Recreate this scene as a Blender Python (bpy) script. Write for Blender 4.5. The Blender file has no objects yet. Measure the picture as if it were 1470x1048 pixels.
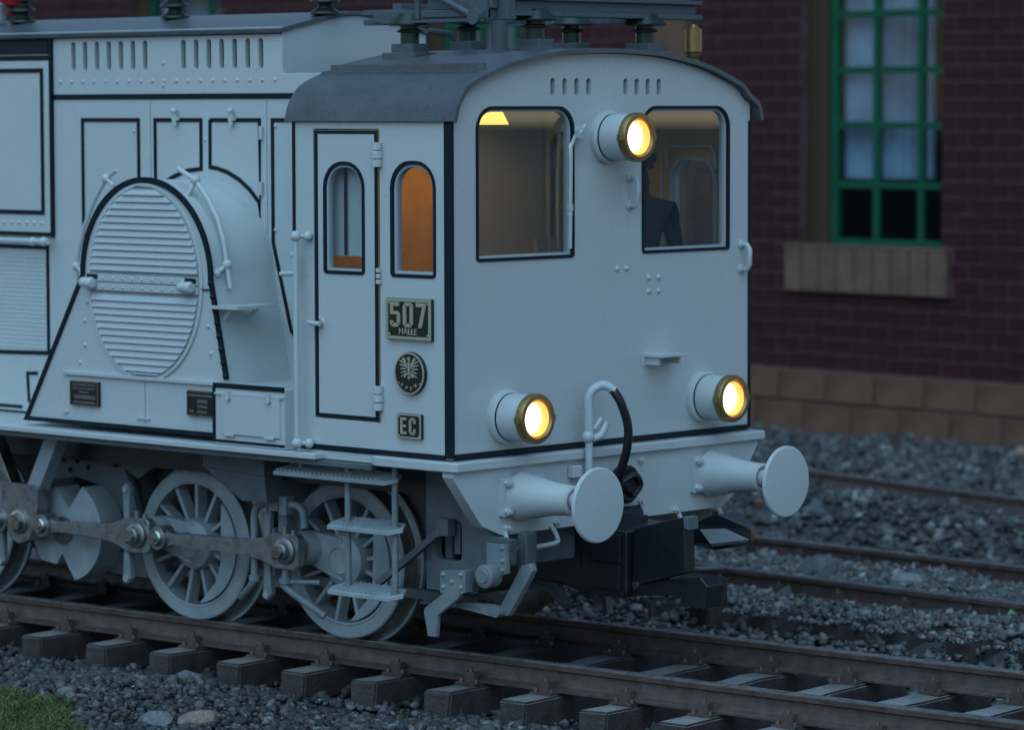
import bpy, bmesh, math, random
import numpy as np
from mathutils import Vector, Matrix
from mathutils.geometry import tessellate_polygon

random.seed(7)
RNG = np.random.default_rng(7)
SC = bpy.context.scene
COL = SC.collection
R = math.radians

# ------------------------------------------------------------------ camera
cam_data = bpy.data.cameras.new('camera')
cam_data.sensor_width = 36.0
cam_data.lens = 125.04
cam_data.clip_start = 0.1
cam_data.clip_end = 2000
cam_data.dof.use_dof = True
cam_data.dof.focus_distance = 21.7
cam_data.dof.aperture_fstop = 1.45
cam_data.dof.aperture_blades = 9
cam = bpy.data.objects.new('camera', cam_data)
COL.objects.link(cam)
_r = Vector((.73110, .68226, -.00243)).normalized()
_f = Vector((-.68059, .72905, -.07273)).normalized()
_u = _r.cross(_f).normalized()
cam.matrix_world = Matrix(((_r.x, _u.x, -_f.x, 15.218), (_r.y, _u.y, -_f.y, -15.756), (_r.z, _u.z, -_f.z, 3.528), (0, 0, 0, 1)))
SC.camera = cam

# ------------------------------------------------------------------ sky, sun, exposure (dusk)
SUN_EL, SUN_AZ = R(57), R(152)          # azimuth measured clockwise from +Y
world = bpy.data.worlds.new('World')
SC.world = world
world.use_nodes = True
nt = world.node_tree
sky = nt.nodes.new('ShaderNodeTexSky')
sky.sky_type = 'NISHITA'
sky.sun_disc = False
sky.sun_elevation = SUN_EL
sky.sun_rotation = SUN_AZ
sky.air_density = 1.0
sky.dust_density = 0.0
sky.ozone_density = 3.0
nt.links.new(sky.outputs[0], nt.nodes['Background'].inputs[0])
nt.nodes['Background'].inputs[1].default_value = 0.05
sun_data = bpy.data.lights.new('sun', 'SUN')
sun_data.energy = 1.25
sun_data.angle = R(85)
sun_data.color = (.49, .80, .99)
sun = bpy.data.objects.new('sun', sun_data)
COL.objects.link(sun)
_d = Vector((math.sin(SUN_AZ) * math.cos(SUN_EL), math.cos(SUN_AZ) * math.cos(SUN_EL), math.sin(SUN_EL)))
sun.rotation_euler = _d.to_track_quat('Z', 'Y').to_euler()
SC.view_settings.view_transform = 'Standard'
SC.view_settings.look = 'None'
SC.view_settings.exposure = 0.98
SC.view_settings.gamma = 1.0
SC.view_settings.use_curve_mapping = False

# ------------------------------------------------------------------ materials
def mat(name, col, rough=.5, metal=0., noise=0., nscale=8., bump=0., bscale=40., spec=.5, rnoise=0., rscale=15., speck=0., sscale=300.):
    m = bpy.data.materials.new(name); m.use_nodes = True
    n = m.node_tree.nodes; l = m.node_tree.links
    b = n['Principled BSDF']
    b.inputs['Base Color'].default_value = (*col, 1)
    b.inputs['Roughness'].default_value = rough
    b.inputs['Metallic'].default_value = metal
    b.inputs['Specular IOR Level'].default_value = spec
    tc = n.new('ShaderNodeTexCoord')
    out = None
    if noise > 0:
        t = n.new('ShaderNodeTexNoise'); t.inputs['Scale'].default_value = nscale; t.inputs['Detail'].default_value = 6
        l.new(tc.outputs['Object'], t.inputs['Vector'])
        r = n.new('ShaderNodeMapRange'); r.inputs[1].default_value = .3; r.inputs[2].default_value = .7
        r.inputs[3].default_value = 1 - noise; r.inputs[4].default_value = 1 + noise
        l.new(t.outputs['Fac'], r.inputs[0]); out = r.outputs[0]
    if speck > 0:
        t = n.new('ShaderNodeTexNoise'); t.inputs['Scale'].default_value = sscale; t.inputs['Detail'].default_value = 2
        l.new(tc.outputs['Object'], t.inputs['Vector'])
        r = n.new('ShaderNodeMapRange'); r.inputs[1].default_value = .35; r.inputs[2].default_value = .65
        r.inputs[3].default_value = 1 - speck; r.inputs[4].default_value = 1 + speck
        l.new(t.outputs['Fac'], r.inputs[0])
        if out is None: out = r.outputs[0]
        else:
            q = n.new('ShaderNodeMath'); q.operation = 'MULTIPLY'; l.new(out, q.inputs[0]); l.new(r.outputs[0], q.inputs[1]); out = q.outputs[0]
    if out is not None:
        v = n.new('ShaderNodeVectorMath'); v.operation = 'SCALE'; v.inputs[0].default_value = col
        l.new(out, v.inputs['Scale']); l.new(v.outputs[0], b.inputs['Base Color'])
    if rnoise > 0:
        t = n.new('ShaderNodeTexNoise'); t.inputs['Scale'].default_value = rscale; t.inputs['Detail'].default_value = 5
        l.new(tc.outputs['Object'], t.inputs['Vector'])
        r = n.new('ShaderNodeMapRange'); r.inputs[1].default_value = .3; r.inputs[2].default_value = .7
        r.inputs[3].default_value = max(.05, rough - rnoise); r.inputs[4].default_value = min(1, rough + rnoise)
        l.new(t.outputs['Fac'], r.inputs[0]); l.new(r.outputs[0], b.inputs['Roughness'])
    if bump > 0:
        t = n.new('ShaderNodeTexNoise'); t.inputs['Scale'].default_value = bscale; t.inputs['Detail'].default_value = 4
        l.new(tc.outputs['Object'], t.inputs['Vector'])
        bn = n.new('ShaderNodeBump'); bn.inputs['Strength'].default_value = bump; bn.inputs['Distance'].default_value = .01
        l.new(t.outputs['Fac'], bn.inputs['Height']); l.new(bn.outputs[0], b.inputs['Normal'])
    return m

def emis(name, col, strength):
    m = bpy.data.materials.new(name); m.use_nodes = True
    b = m.node_tree.nodes['Principled BSDF']
    b.inputs['Base Color'].default_value = (*col, 1)
    b.inputs['Emission Color'].default_value = (*col, 1)
    b.inputs['Emission Strength'].default_value = strength
    return m

def glass(name, tint, refl, rough=.02):
    m = bpy.data.materials.new(name); m.use_nodes = True
    n = m.node_tree.nodes; l = m.node_tree.links
    n.remove(n['Principled BSDF'])
    tr = n.new('ShaderNodeBsdfTransparent'); tr.inputs[0].default_value = (*tint, 1)
    gl = n.new('ShaderNodeBsdfGlossy'); gl.inputs['Roughness'].default_value = rough
    mx = n.new('ShaderNodeMixShader')
    mx.inputs[0].default_value = refl
    l.new(tr.outputs[0], mx.inputs[1]); l.new(gl.outputs[0], mx.inputs[2])
    l.new(mx.outputs[0], n['Material Output'].inputs[0])
    return m

M = {}
M['paint'] = mat('grey_paint', (.485, .518, .523), .29, noise=.014, nscale=1.1, rnoise=.06, rscale=3, bump=.02, bscale=260)
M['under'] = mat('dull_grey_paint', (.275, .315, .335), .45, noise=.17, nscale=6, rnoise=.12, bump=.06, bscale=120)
M['frame'] = mat('dark_grey_frame_paint', (.085, .104, .112), .5, noise=.18, nscale=7, bump=.08, bscale=100)  # dark grey, with the shade under the body overhang put into the colour
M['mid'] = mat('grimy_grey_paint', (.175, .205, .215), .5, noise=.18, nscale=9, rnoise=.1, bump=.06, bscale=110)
M['line'] = mat('blue_black_line', (.004, .012, .019), .5, spec=.22)
M['roof'] = mat('gritty_roof_paint', (.085, .097, .104), .33, noise=.15, nscale=5, speck=.22, sscale=110, bump=.25, bscale=130)
M['panto'] = mat('sandcast_grey', (.075, .095, .11), .55, speck=.4, sscale=150, bump=.3, bscale=180)
M['steel'] = mat('dull_steel', (.29, .295, .29), .33, metal=.8, noise=.10, nscale=16, rnoise=.14, bump=.08, bscale=150)
M['bright'] = mat('bright_steel', (.42, .41, .38), .28, metal=1., rnoise=.1)
M['brass'] = mat('tarnished_brass', (.30, .20, .085), .38, metal=.75, noise=.12, nscale=25)
M['plate'] = mat('plate_black', (.008, .011, .014), .35)
M['letter'] = mat('plate_brass', (.36, .34, .235), .5, metal=.1)
M['black'] = mat('black_plastic', (.010, .013, .017), .36, noise=.2, nscale=20, bump=.1, bscale=90)
M['rubber'] = mat('black_rubber', (.008, .009, .012), .4)
M['wood'] = mat('amber_wood', (.62, .33, .028), .5, noise=.12, nscale=7)
M['cream'] = mat('interior_paint', (.42, .33, .14), .55, noise=.05)
M['pale'] = mat('pale_interior', (.40, .455, .49), .55)
M['glass'] = glass('window_glass', (.90, .93, .94), .13)
M['bglass'] = glass('building_glass', (.9, .93, .95), .02, .05)
def lens_mat():
    m = bpy.data.materials.new('lamp_lens'); m.use_nodes = True
    n = m.node_tree.nodes; l = m.node_tree.links; b = n['Principled BSDF']
    a = n.new('ShaderNodeAttribute'); a.attribute_name = 'rim'
    cr = n.new('ShaderNodeValToRGB'); cr.color_ramp.elements[0].color = (1, .92, .74, 1); cr.color_ramp.elements[1].color = (1, .66, .30, 1)
    cr.color_ramp.elements[0].position = .45; cr.color_ramp.elements[1].position = 1
    tc = n.new('ShaderNodeTexCoord'); wv = n.new('ShaderNodeTexWave'); wv.bands_direction = 'Y'; wv.inputs['Scale'].default_value = 11; wv.inputs['Distortion'].default_value = 1.5
    l.new(tc.outputs['Object'], wv.inputs['Vector'])
    r = n.new('ShaderNodeMapRange'); r.inputs[3].default_value = .72; r.inputs[4].default_value = 1.5
    l.new(wv.outputs['Fac'], r.inputs[0]); l.new(a.outputs['Fac'], cr.inputs[0])
    l.new(cr.outputs[0], b.inputs['Emission Color']); l.new(r.outputs[0], b.inputs['Emission Strength'])
    b.inputs['Base Color'].default_value = (.9, .8, .6, 1); b.inputs['Roughness'].default_value = .15
    return m
M['lens'] = lens_mat()
M['reflector'] = emis('lamp_reflector', (1., .48, .10), .26)
M['shade'] = emis('lamp_shade_glow', (1., .55, .10), 1.15)
M['insul'] = mat('green_glazed_porcelain', (.018, .034, .026), .3, noise=.2, nscale=12, spec=.35)
M['red'] = mat('red_enamel', (.35, .012, .018), .35)
M['rail'] = mat('rusty_rail', (.088, .060, .053), .38, noise=.32, nscale=11, rnoise=.15, bump=.25, bscale=60)
M['railtop'] = mat('worn_rail_head', (.42, .43, .44), .30, metal=.8, noise=.3, nscale=5, rnoise=.12)
M['sleeper'] = mat('dark_sleeper', (.050, .040, .037), .72, noise=.35, nscale=7, speck=.25, sscale=120, bump=.7, bscale=50)
M['dust'] = mat('dusty_sleeper_top', (.25, .24, .235), .5, noise=.45, nscale=4, speck=.25, sscale=140, bump=.4, bscale=90)
M['uniform'] = mat('navy_uniform', (.010, .014, .022), .8)
M['skin'] = mat('skin_tone', (.35, .2, .14), .6)
M['brick'] = mat('dark_red_brick', (.050, .0145, .0165), .72, noise=.22, nscale=2.5, bump=.35, bscale=40, spec=.18)
M['brick2'] = mat('brown_brick', (.044, .0145, .0145), .75, noise=.22, nscale=2.5, bump=.35, bscale=40, spec=.18)
M['brick3'] = mat('purple_brick', (.042, .0125, .0170), .72, noise=.22, nscale=2.5, bump=.35, bscale=40, spec=.18)
M['mortar'] = mat('grey_mortar', (.115, .066, .068), .9, noise=.3, nscale=5, spec=.1)
M['stone'] = mat('tan_stone', (.14, .078, .050), .8, noise=.28, nscale=2.0, bump=.35, bscale=25, spec=.15)
M['sill'] = mat('tan_sill_brick', (.165, .102, .072), .8, noise=.22, nscale=3, bump=.25, bscale=30, spec=.15)
M['green'] = mat('green_frame_paint', (.002, .080, .040), .5, noise=.15, nscale=4, spec=.25)
M['jamb'] = mat('brown_jamb', (.05, .026, .010), .6)
M['blind'] = mat('pale_blind', (.25, .34, .43), .8, noise=.4, nscale=1.2)  # pale blue of the pane reflections, painted on the sheet behind the glass
M['blindwhite'] = mat('white_blind', (.74, .76, .76), .7)
M['dark'] = mat('dark_interior', (.012, .013, .015), .9)
M['grass'] = mat('moss_grass', (.095, .125, .035), .7, noise=.55, nscale=9)
M['soil'] = mat('dark_ballast_bed', (.038, .042, .046), .9, noise=.45, nscale=16, bump=.8, bscale=28)

def stone_mat():
    m = bpy.data.materials.new('ballast_stone'); m.use_nodes = True
    n = m.node_tree.nodes; l = m.node_tree.links; b = n['Principled BSDF']
    a = n.new('ShaderNodeAttribute'); a.attribute_name = 'tone'
    tc = n.new('ShaderNodeTexCoord')
    t = n.new('ShaderNodeTexNoise'); t.inputs['Scale'].default_value = 40; t.inputs['Detail'].default_value = 4
    l.new(tc.outputs['Object'], t.inputs['Vector'])
    r = n.new('ShaderNodeMapRange'); r.inputs[1].default_value = .3; r.inputs[2].default_value = .7; r.inputs[3].default_value = .65; r.inputs[4].default_value = 1.35
    l.new(t.outputs['Fac'], r.inputs[0])
    v = n.new('ShaderNodeVectorMath'); v.operation = 'SCALE'
    l.new(a.outputs['Color'], v.inputs[0]); l.new(r.outputs[0], v.inputs['Scale'])
    l.new(v.outputs[0], b.inputs['Base Color']); b.inputs['Roughness'].default_value = .75
    return m
M['ballast'] = stone_mat()

# ------------------------------------------------------------------ mesh helpers
PL = {'side': lambda a, b, d: (a, d, b),      # (x, z) extruded along y
      'front': lambda a, b, d: (d, a, b),     # (y, z) extruded along x
      'top': lambda a, b, d: (a, b, d)}       # (x, y) extruded along z

class MB:
    def __init__(self): self.v = []; self.f = []
    def add(self, vs, fs):
        o = len(self.v); self.v += [tuple(p) for p in vs]; self.f += [tuple(i + o for i in f) for f in fs]; return self
    def box(self, x0, x1, y0, y1, z0, z1):
        vs = [(x, y, z) for z in (z0, z1) for y in (y0, y1) for x in (x0, x1)]
        return self.add(vs, [(0, 2, 3, 1), (4, 5, 7, 6), (0, 1, 5, 4), (2, 6, 7, 3), (0, 4, 6, 2), (1, 3, 7, 5)])
    def prism(self, outer, plane, d0, d1, holes=()):
        loops = [list(outer)] + [list(h) for h in holes]
        flat = [p for lp in loops for p in lp]
        tris = tessellate_polygon([[Vector((p[0], p[1], 0)) for p in lp] for lp in loops])
        n = len(flat); g = PL[plane]
        vs = [g(a, b, d0) for a, b in flat] + [g(a, b, d1) for a, b in flat]
        fs = [tuple(t) for t in tris] + [tuple(i + n for i in reversed(t)) for t in tris]
        o = 0
        for lp in loops:
            k = len(lp)
            for i in range(k):
                j = (i + 1) % k; fs.append((o + i, o + j, o + j + n, o + i + n))
            o += k
        return self.add(vs, fs)
    def lathe(self, prof, origin, axis, seg=28):
        """prof: (distance along axis, radius)"""
        ax = Vector(axis).normalized(); t = Vector((0, 0, 1)) if abs(ax.z) < .9 else Vector((1, 0, 0))
        u = ax.cross(t).normalized(); w = ax.cross(u); o = Vector(origin)
        vs = []; fs = []; rings = []
        for d, r in prof:
            if r < 1e-6:
                rings.append([len(vs)]); vs.append(o + ax * d)
            else:
                st = len(vs)
                for k in range(seg):
                    a = 2 * math.pi * k / seg; vs.append(o + ax * d + (u * math.cos(a) + w * math.sin(a)) * r)
                rings.append(list(range(st, st + seg)))
        for A, B in zip(rings, rings[1:]):
            for k in range(seg):
                j = (k + 1) % seg
                if len(A) == 1 and len(B) == 1: continue
                if len(A) == 1: fs.append((A[0], B[k], B[j]))
                elif len(B) == 1: fs.append((A[k], B[0], A[j]))
                else: fs.append((A[k], B[k], B[j], A[j]))
        return self.add(vs, fs)
    def cyl(self, p0, p1, r0, r1=None, seg=20):
        r1 = r0 if r1 is None else r1
        L = (Vector(p1) - Vector(p0)).length
        return self.lathe([(0, 0), (0, r0), (L, r1), (L, 0)], p0, Vector(p1) - Vector(p0), seg)
    def ball(self, c, r, seg=12):
        pr = [(-r * math.cos(math.pi * i / 8), r * math.sin(math.pi * i / 8)) for i in range(9)]
        pr[0] = (-r, 0); pr[-1] = (r, 0)
        return self.lathe(pr, c, (0, 0, 1), seg)
    def tube(self, pts, r, seg=10, smooth=0):
        P = [Vector(p) for p in pts]
        if smooth:
            Q = []
            E = [P[0] * 2 - P[1]] + P + [P[-1] * 2 - P[-2]]
            for i in range(1, len(E) - 2):
                for s in range(smooth):
                    t = s / smooth; a, b, c, d = E[i - 1], E[i], E[i + 1], E[i + 2]
                    Q.append(.5 * ((2 * b) + (c - a) * t + (2 * a - 5 * b + 4 * c - d) * t * t + (3 * b - a - 3 * c + d) * t ** 3))
            P = Q + [P[-1]]
        tan = [((P[min(i + 1, len(P) - 1)] - P[max(i - 1, 0)])).normalized() for i in range(len(P))]
        n = tan[0].orthogonal().normalized()
        vs = []; fs = []
        for i, p in enumerate(P):
            n = (n - tan[i] * n.dot(tan[i])).normalized(); b = tan[i].cross(n)
            k = 1.0
            if 0 < i < len(P) - 1:
                c = max(.5, math.cos(.5 * (P[i] - P[i - 1]).angle(P[i + 1] - P[i]))); k = 1 / c if not smooth else 1
            for s in range(seg):
                a = 2 * math.pi * s / seg; vs.append(p + (n * math.cos(a) + b * math.sin(a)) * r)
        for i in range(len(P) - 1):
            for s in range(seg):
                j = (s + 1) % seg; fs.append((i * seg + s, i * seg + j, (i + 1) * seg + j, (i + 1) * seg + s))
        fs.append(tuple(range(seg))); fs.append(tuple((len(P) - 1) * seg + s for s in reversed(range(seg))))
        return self.add(vs, fs)
    def bar(self, pts, w, h, up=(0, 0, 1)):
        """flat bar of width w (across) and height h swept along pts"""
        P = [Vector(p) for p in pts]; up = Vector(up); vs = []; fs = []
        for i, p in enumerate(P):
            t = (P[min(i + 1, len(P) - 1)] - P[max(i - 1, 0)]).normalized()
            s = t.cross(up).normalized(); q = s.cross(t).normalized()
            vs += [p + s * w / 2 + q * h / 2, p - s * w / 2 + q * h / 2, p - s * w / 2 - q * h / 2, p + s * w / 2 - q * h / 2]
        for i in range(len(P) - 1):
            for k in range(4):
                j = (k + 1) % 4; fs.append((i * 4 + k, i * 4 + j, i * 4 + 4 + j, i * 4 + 4 + k))
        fs.append((0, 1, 2, 3)); e = 4 * (len(P) - 1); fs.append((e + 3, e + 2, e + 1, e))
        return self.add(vs, fs)
    def mesh(self, name, m, smooth=True, ang=38):
        me = bpy.data.meshes.new(name)
        me.from_pydata(self.v, [], self.f)
        bm = bmesh.new(); bm.from_mesh(me); bmesh.ops.recalc_face_normals(bm, faces=bm.faces); bm.to_mesh(me); bm.free()
        if smooth:
            me.polygons.foreach_set('use_smooth', [True] * len(me.polygons)); me.set_sharp_from_angle(angle=R(ang))
        me.materials.append(M[m] if isinstance(m, str) else m)
        return me

def link(name, me, parent=None, matrix=None, bev=0., seg=2):
    o = bpy.data.objects.new(name, me); COL.objects.link(o)
    if matrix is not None: o.matrix_basis = matrix
    if parent is not None:
        o.parent = parent
        if parent.get('root_inv') is None and parent.type == 'EMPTY':
            o.matrix_parent_inverse = Matrix.Translation(parent.location).inverted()
    if bev:
        b = o.modifiers.new('bevel', 'BEVEL'); b.width = bev; b.segments = seg; b.limit_method = 'ANGLE'; b.angle_limit = R(40); b.harden_normals = True
    return o

def part(name, mb, m, parent, bev=0., matrix=None, label=None, smooth=True, ang=38, seg=2):
    o = link(name, mb.mesh(name, m, smooth, ang), parent, matrix, bev, seg)
    if label: o['label'] = label
    if name in ('rivets', 'bolts', 'screws', 'edging_bolts', 'tread', 'relief_lettering', 'screen_mesh'): o['kind'] = 'stuff'
    return o

def thing(name, label, cat, loc=(0, 0, 0), group=None):
    o = bpy.data.objects.new(name, None); COL.objects.link(o); o.location = loc; o.empty_display_size = .2
    o['label'] = label; o['category'] = cat
    if group: o['group'] = group
    return o

def tag(o, label, cat, group=None):
    o['label'] = label; o['category'] = cat
    if group: o['group'] = group
    return o

def rrect(a0, a1, b0, b1, rt, rb=None, n=6):
    rb = rt if rb is None else rb
    P = []
    for cx, cy, r, s in ((a1, b1, rt, 0), (a0, b1, rt, 90), (a0, b0, rb, 180), (a1, b0, rb, 270)):
        if r <= 0: P.append((cx, cy)); continue
        ox = cx - r if s in (0, 270) else cx + r; oy = cy - r if s in (0, 90) else cy + r
        for k in range(n + 1):
            a = R(s + 90 * k / n); P.append((ox + r * math.cos(a), oy + r * math.sin(a)))
    return P

def ellipse(cx, cy, rx, ry, n=40, a0=0, a1=360):
    full = abs(a1 - a0) >= 360
    return [(cx + rx * math.cos(R(a0 + (a1 - a0) * k / (n if full else n - 1))), cy + ry * math.sin(R(a0 + (a1 - a0) * k / (n if full else n - 1)))) for k in range(n)]

def inset_poly(P, d):
    """offset a closed ccw polygon inward by d"""
    n = len(P); out = []
    area = sum(P[i][0] * P[(i + 1) % n][1] - P[(i + 1) % n][0] * P[i][1] for i in range(n))
    s = 1 if area > 0 else -1
    for i in range(n):
        a, b, c = Vector(P[i - 1]), Vector(P[i]), Vector(P[(i + 1) % n])
        e1 = (b - a).normalized(); e2 = (c - b).normalized()
        n1 = Vector((-e1.y, e1.x)) * s; n2 = Vector((-e2.y, e2.x)) * s
        m = (n1 + n2)
        if m.length < 1e-6: m = n1
        m.normalize(); k = d / max(.35, m.dot(n1)); q = b + m * k; out.append((q.x, q.y))
    return out

def frame(mb, P, w, plane, d0, d1):
    return mb.prism(P, plane, d0, d1, [inset_poly(P, w)])

def openstrip(mb, pts, w, plane, d0, d1, side=1):
    """painted strip following an open 2-D polyline"""
    P = [Vector(p) for p in pts]; L = []; Rr = []
    for i, p in enumerate(P):
        e1 = (p - P[i - 1]).normalized() if i else (P[1] - p).normalized()
        e2 = (P[i + 1] - p).normalized() if i < len(P) - 1 else e1
        n1 = Vector((-e1.y, e1.x)); n2 = Vector((-e2.y, e2.x)); m = (n1 + n2).normalized(); k = 1 / max(.4, m.dot(n1))
        L.append(p + m * k * w / 2); Rr.append(p - m * k * w / 2)
    for i in range(len(P) - 1):
        mb.prism([tuple(L[i]), tuple(L[i + 1]), tuple(Rr[i + 1]), tuple(Rr[i])], plane, d0, d1)
    return mb

def rivets(pts, axis, r=.018, h=.012):
    mb = MB()
    for p in pts: mb.lathe([(-.002, r), (h * .5, r * .85), (h, r * .4), (h * 1.08, 0)], p, axis, 8)
    return mb

# ------------------------------------------------------------------ ground
TH = R(3.5)                                            # the track swings 3.5 degrees off the body
T1 = (0., .74)                                         # near rail centre line passes here
def tdist(x, y, p, th): return -(x - p[0]) * math.sin(th) + (y - p[1]) * math.cos(th)
T2P, T2TH = (-.70, 5.06), R(-2.6)
T3P, T3TH = (-4.6, 10.93), R(-13.)
def ground_h(x, y):
    d1 = -(x - T1[0]) * np.sin(TH) + (y - T1[1]) * np.cos(TH) - .78
    d2 = -(x - T2P[0]) * np.sin(T2TH) + (y - T2P[1]) * np.cos(T2TH) - .8
    h = -.37 + 0 * x
    h = h + .05 * np.clip(1 - np.abs(np.abs(d1) - 1.9) / .9, 0, 1)
    h = np.where(np.abs(d1) < 1.2, -.36, h)
    bank = np.clip((2.25 - np.abs(d2)) / 1.0, 0, 1)
    h = h + .225 * bank * bank * (3 - 2 * bank)
    s2 = (x - T2P[0]) * np.cos(T2TH) + (y - T2P[1]) * np.sin(T2TH); dn = d2 + .8; fr = (s2 + 10.44) % .607
    pit = (fr > .095) & (fr < .31) & (dn > -1.02) & (dn < -.52)
    h = np.where(pit, h - .13, h)
    d3 = -(x - T3P[0]) * np.sin(T3TH) + (y - T3P[1]) * np.cos(T3TH)
    b3 = np.clip((1.9 - np.abs(d3)) / 1.5, 0, 1)
    h = h + .20 * b3 * b3 * (3 - 2 * b3)
    h = h + .035 * np.sin(x * 1.7 + .6 * y) * np.cos(y * 1.9 - .4 * x) * (np.abs(d1) > 1.3)
    front = np.clip((-1.15 - d1) / .8, 0, 1)
    h = h + .03 * front * np.sin(2.3 * x + 1.1)
    return h

def grid_mesh(name, x0, x1, y0, y1, nx, ny, m):
    X, Y = np.meshgrid(np.linspace(x0, x1, nx), np.linspace(y0, y1, ny))
    Z = ground_h(X, Y) - .03
    vs = np.stack([X, Y, Z], -1).reshape(-1, 3)
    fs = [(j * nx + i, j * nx + i + 1, (j + 1) * nx + i + 1, (j + 1) * nx + i) for j in range(ny - 1) for i in range(nx - 1)]
    me = bpy.data.meshes.new(name); me.from_pydata(vs.tolist(), [], fs)
    me.polygons.foreach_set('use_smooth', [True] * len(me.polygons)); me.materials.append(M[m])
    return me
g = link('ground', MB().add([(-600, -600, -.62), (600, -600, -.62), (600, 600, -.62), (-600, 600, -.62)], [(0, 1, 2, 3)]).mesh('ground', 'soil')); g['kind'] = 'structure'
g = link('ballast_bed', grid_mesh('ballast_bed', -24, 8, -5, 21, 170, 150, 'soil')); g['kind'] = 'structure'

# loose ballast: one mass of stones
def ico():
    bm = bmesh.new(); bmesh.ops.create_icosphere(bm, subdivisions=1, radius=1)
    v = np.array([p.co[:] for p in bm.verts]); f = np.array([[q.index for q in p.verts] for p in bm.faces]); bm.free(); return v, f
ICV, ICF = ico()
def rocks(name, cx, cy, cz, size, tone):
    n = len(cx); k = len(ICV)
    V = np.repeat(ICV[None], n, 0) * (1 + RNG.uniform(-.55, .6, (n, k, 1)))
    V = V * (size[:, None, None] * RNG.uniform(.55, 1.25, (n, 1, 3)))
    a = RNG.uniform(0, 6.28, n); b = RNG.uniform(-.7, .7, n)
    ca, sa, cb, sb = np.cos(a), np.sin(a), np.cos(b), np.sin(b)
    x = V[..., 0] * ca[:, None] - V[..., 1] * sa[:, None]; y = V[..., 0] * sa[:, None] + V[..., 1] * ca[:, None]; z = V[..., 2] * .8
    y2 = y * cb[:, None] - z * sb[:, None]; z2 = y * sb[:, None] + z * cb[:, None]
    V = np.stack([x + cx[:, None], y2 + cy[:, None], z2 + cz[:, None]], -1).reshape(-1, 3)
    F = (ICF[None] + (np.arange(n) * k)[:, None, None]).reshape(-1, 3)
    me = bpy.data.meshes.new(name); me.vertices.add(len(V)); me.vertices.foreach_set('co', V.ravel())
    me.loops.add(F.size); me.loops.foreach_set('vertex_index', F.ravel().astype(np.int32))
    me.polygons.add(len(F)); me.polygons.foreach_set('loop_start', np.arange(0, F.size, 3, dtype=np.int32))
    me.update(); me.validate()
    at = me.attributes.new('tone', 'FLOAT_COLOR', 'POINT')
    at.data.foreach_set('color', np.repeat(tone, k, 0).astype(np.float32).ravel())
    me.materials.append(M['ballast'])
    return me
def tones(n):
    t = RNG.choice([.032, .045, .06, .08, .105, .15, .24], n, p=[.16, .21, .22, .19, .14, .07, .01])[:, None] * np.array([[.80, .80, .80]])
    w = RNG.uniform(0, 1, n)
    t = np.where((w < .012)[:, None], t * np.array([[1.5, .95, .7]]), t); t = np.where((w > .985)[:, None], t * np.array([[.75, 1.25, .7]]), t)
    return np.concatenate([t, np.ones((n, 1))], 1)
def scatter(x0, x1, y0, y1, n, s0, s1, keep=None, lift=.3):
    x = RNG.uniform(x0, x1, n); y = RNG.uniform(y0, y1, n)
    if keep is not None:
        k = keep(x, y); x, y = x[k], y[k]
    s = s0 + (s1 - s0) * RNG.uniform(0, 1, len(x)) ** 2.6
    return x, y, ground_h(x, y) + s * lift, s
def d1f(x, y): return -(x - T1[0]) * np.sin(TH) + (y - T1[1]) * np.cos(TH)
keep_near = lambda x, y: (d1f(x, y) < -.30) & (y > -3.2 + .1 * (x + 5))
sets = [scatter(-6.2, 4.6, -3.2, .7, 42000, .008, .04, keep_near),
        scatter(-6.2, 4.6, -3.2, .7, 420, .045, .075, lambda x, y: keep_near(x, y) & (x < -1.2)),
        scatter(-9, 5, -.3, 3.2, 6000, .015, .05, lambda x, y: (d1f(x, y) > -.3) & (d1f(x, y) < 1.9)),
        scatter(-9, 5, 2.2, 8.5, 44000, .012, .046, lambda x, y: d1f(x, y) > 1.8),
        scatter(-9, 5, 2.2, 8.5, 300, .045, .085, lambda x, y: (d1f(x, y) > 1.9) & (np.abs(d1f(x, y) - 5.9) > 1.2)),
        scatter(-16, 3, 6.6, 18.4, 32000, .02, .075)]
sx, sy, sz, ss_ = scatter(-7, 4, 3.7, 7.3, 24000, .010, .034)
dn = -(sx - T2P[0]) * np.sin(T2TH) + (sy - T2P[1]) * np.cos(T2TH); s2 = (sx - T2P[0]) * np.cos(T2TH) + (sy - T2P[1]) * np.sin(T2TH); fr = (s2 + 10.44) % .607
kp = (dn > -1.08) & (dn < 2.1) & ~((fr > .10) & (fr < .30) & (dn < -.50)) & (np.abs(dn) > .06) & (np.abs(dn - 1.62) > .06)
sets.append((sx[kp], sy[kp], np.maximum(sz[kp], -.148 + ss_[kp] * .4), ss_[kp]))
cx, cy, cz, cs = [np.concatenate(q) for q in zip(*sets)]
tn = tones(len(cx)); tn[:, :3] *= np.where(cy > 7.4, 1.3, np.where(cy > 2.0, 1.8, 1.1))[:, None]  # stones beyond the loco toned paler, painting in the stronger light there
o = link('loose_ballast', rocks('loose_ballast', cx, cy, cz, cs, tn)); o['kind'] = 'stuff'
o['label'] = 'loose dark grey ballast stones heaped round all the tracks'; o['category'] = 'ballast'

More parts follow.
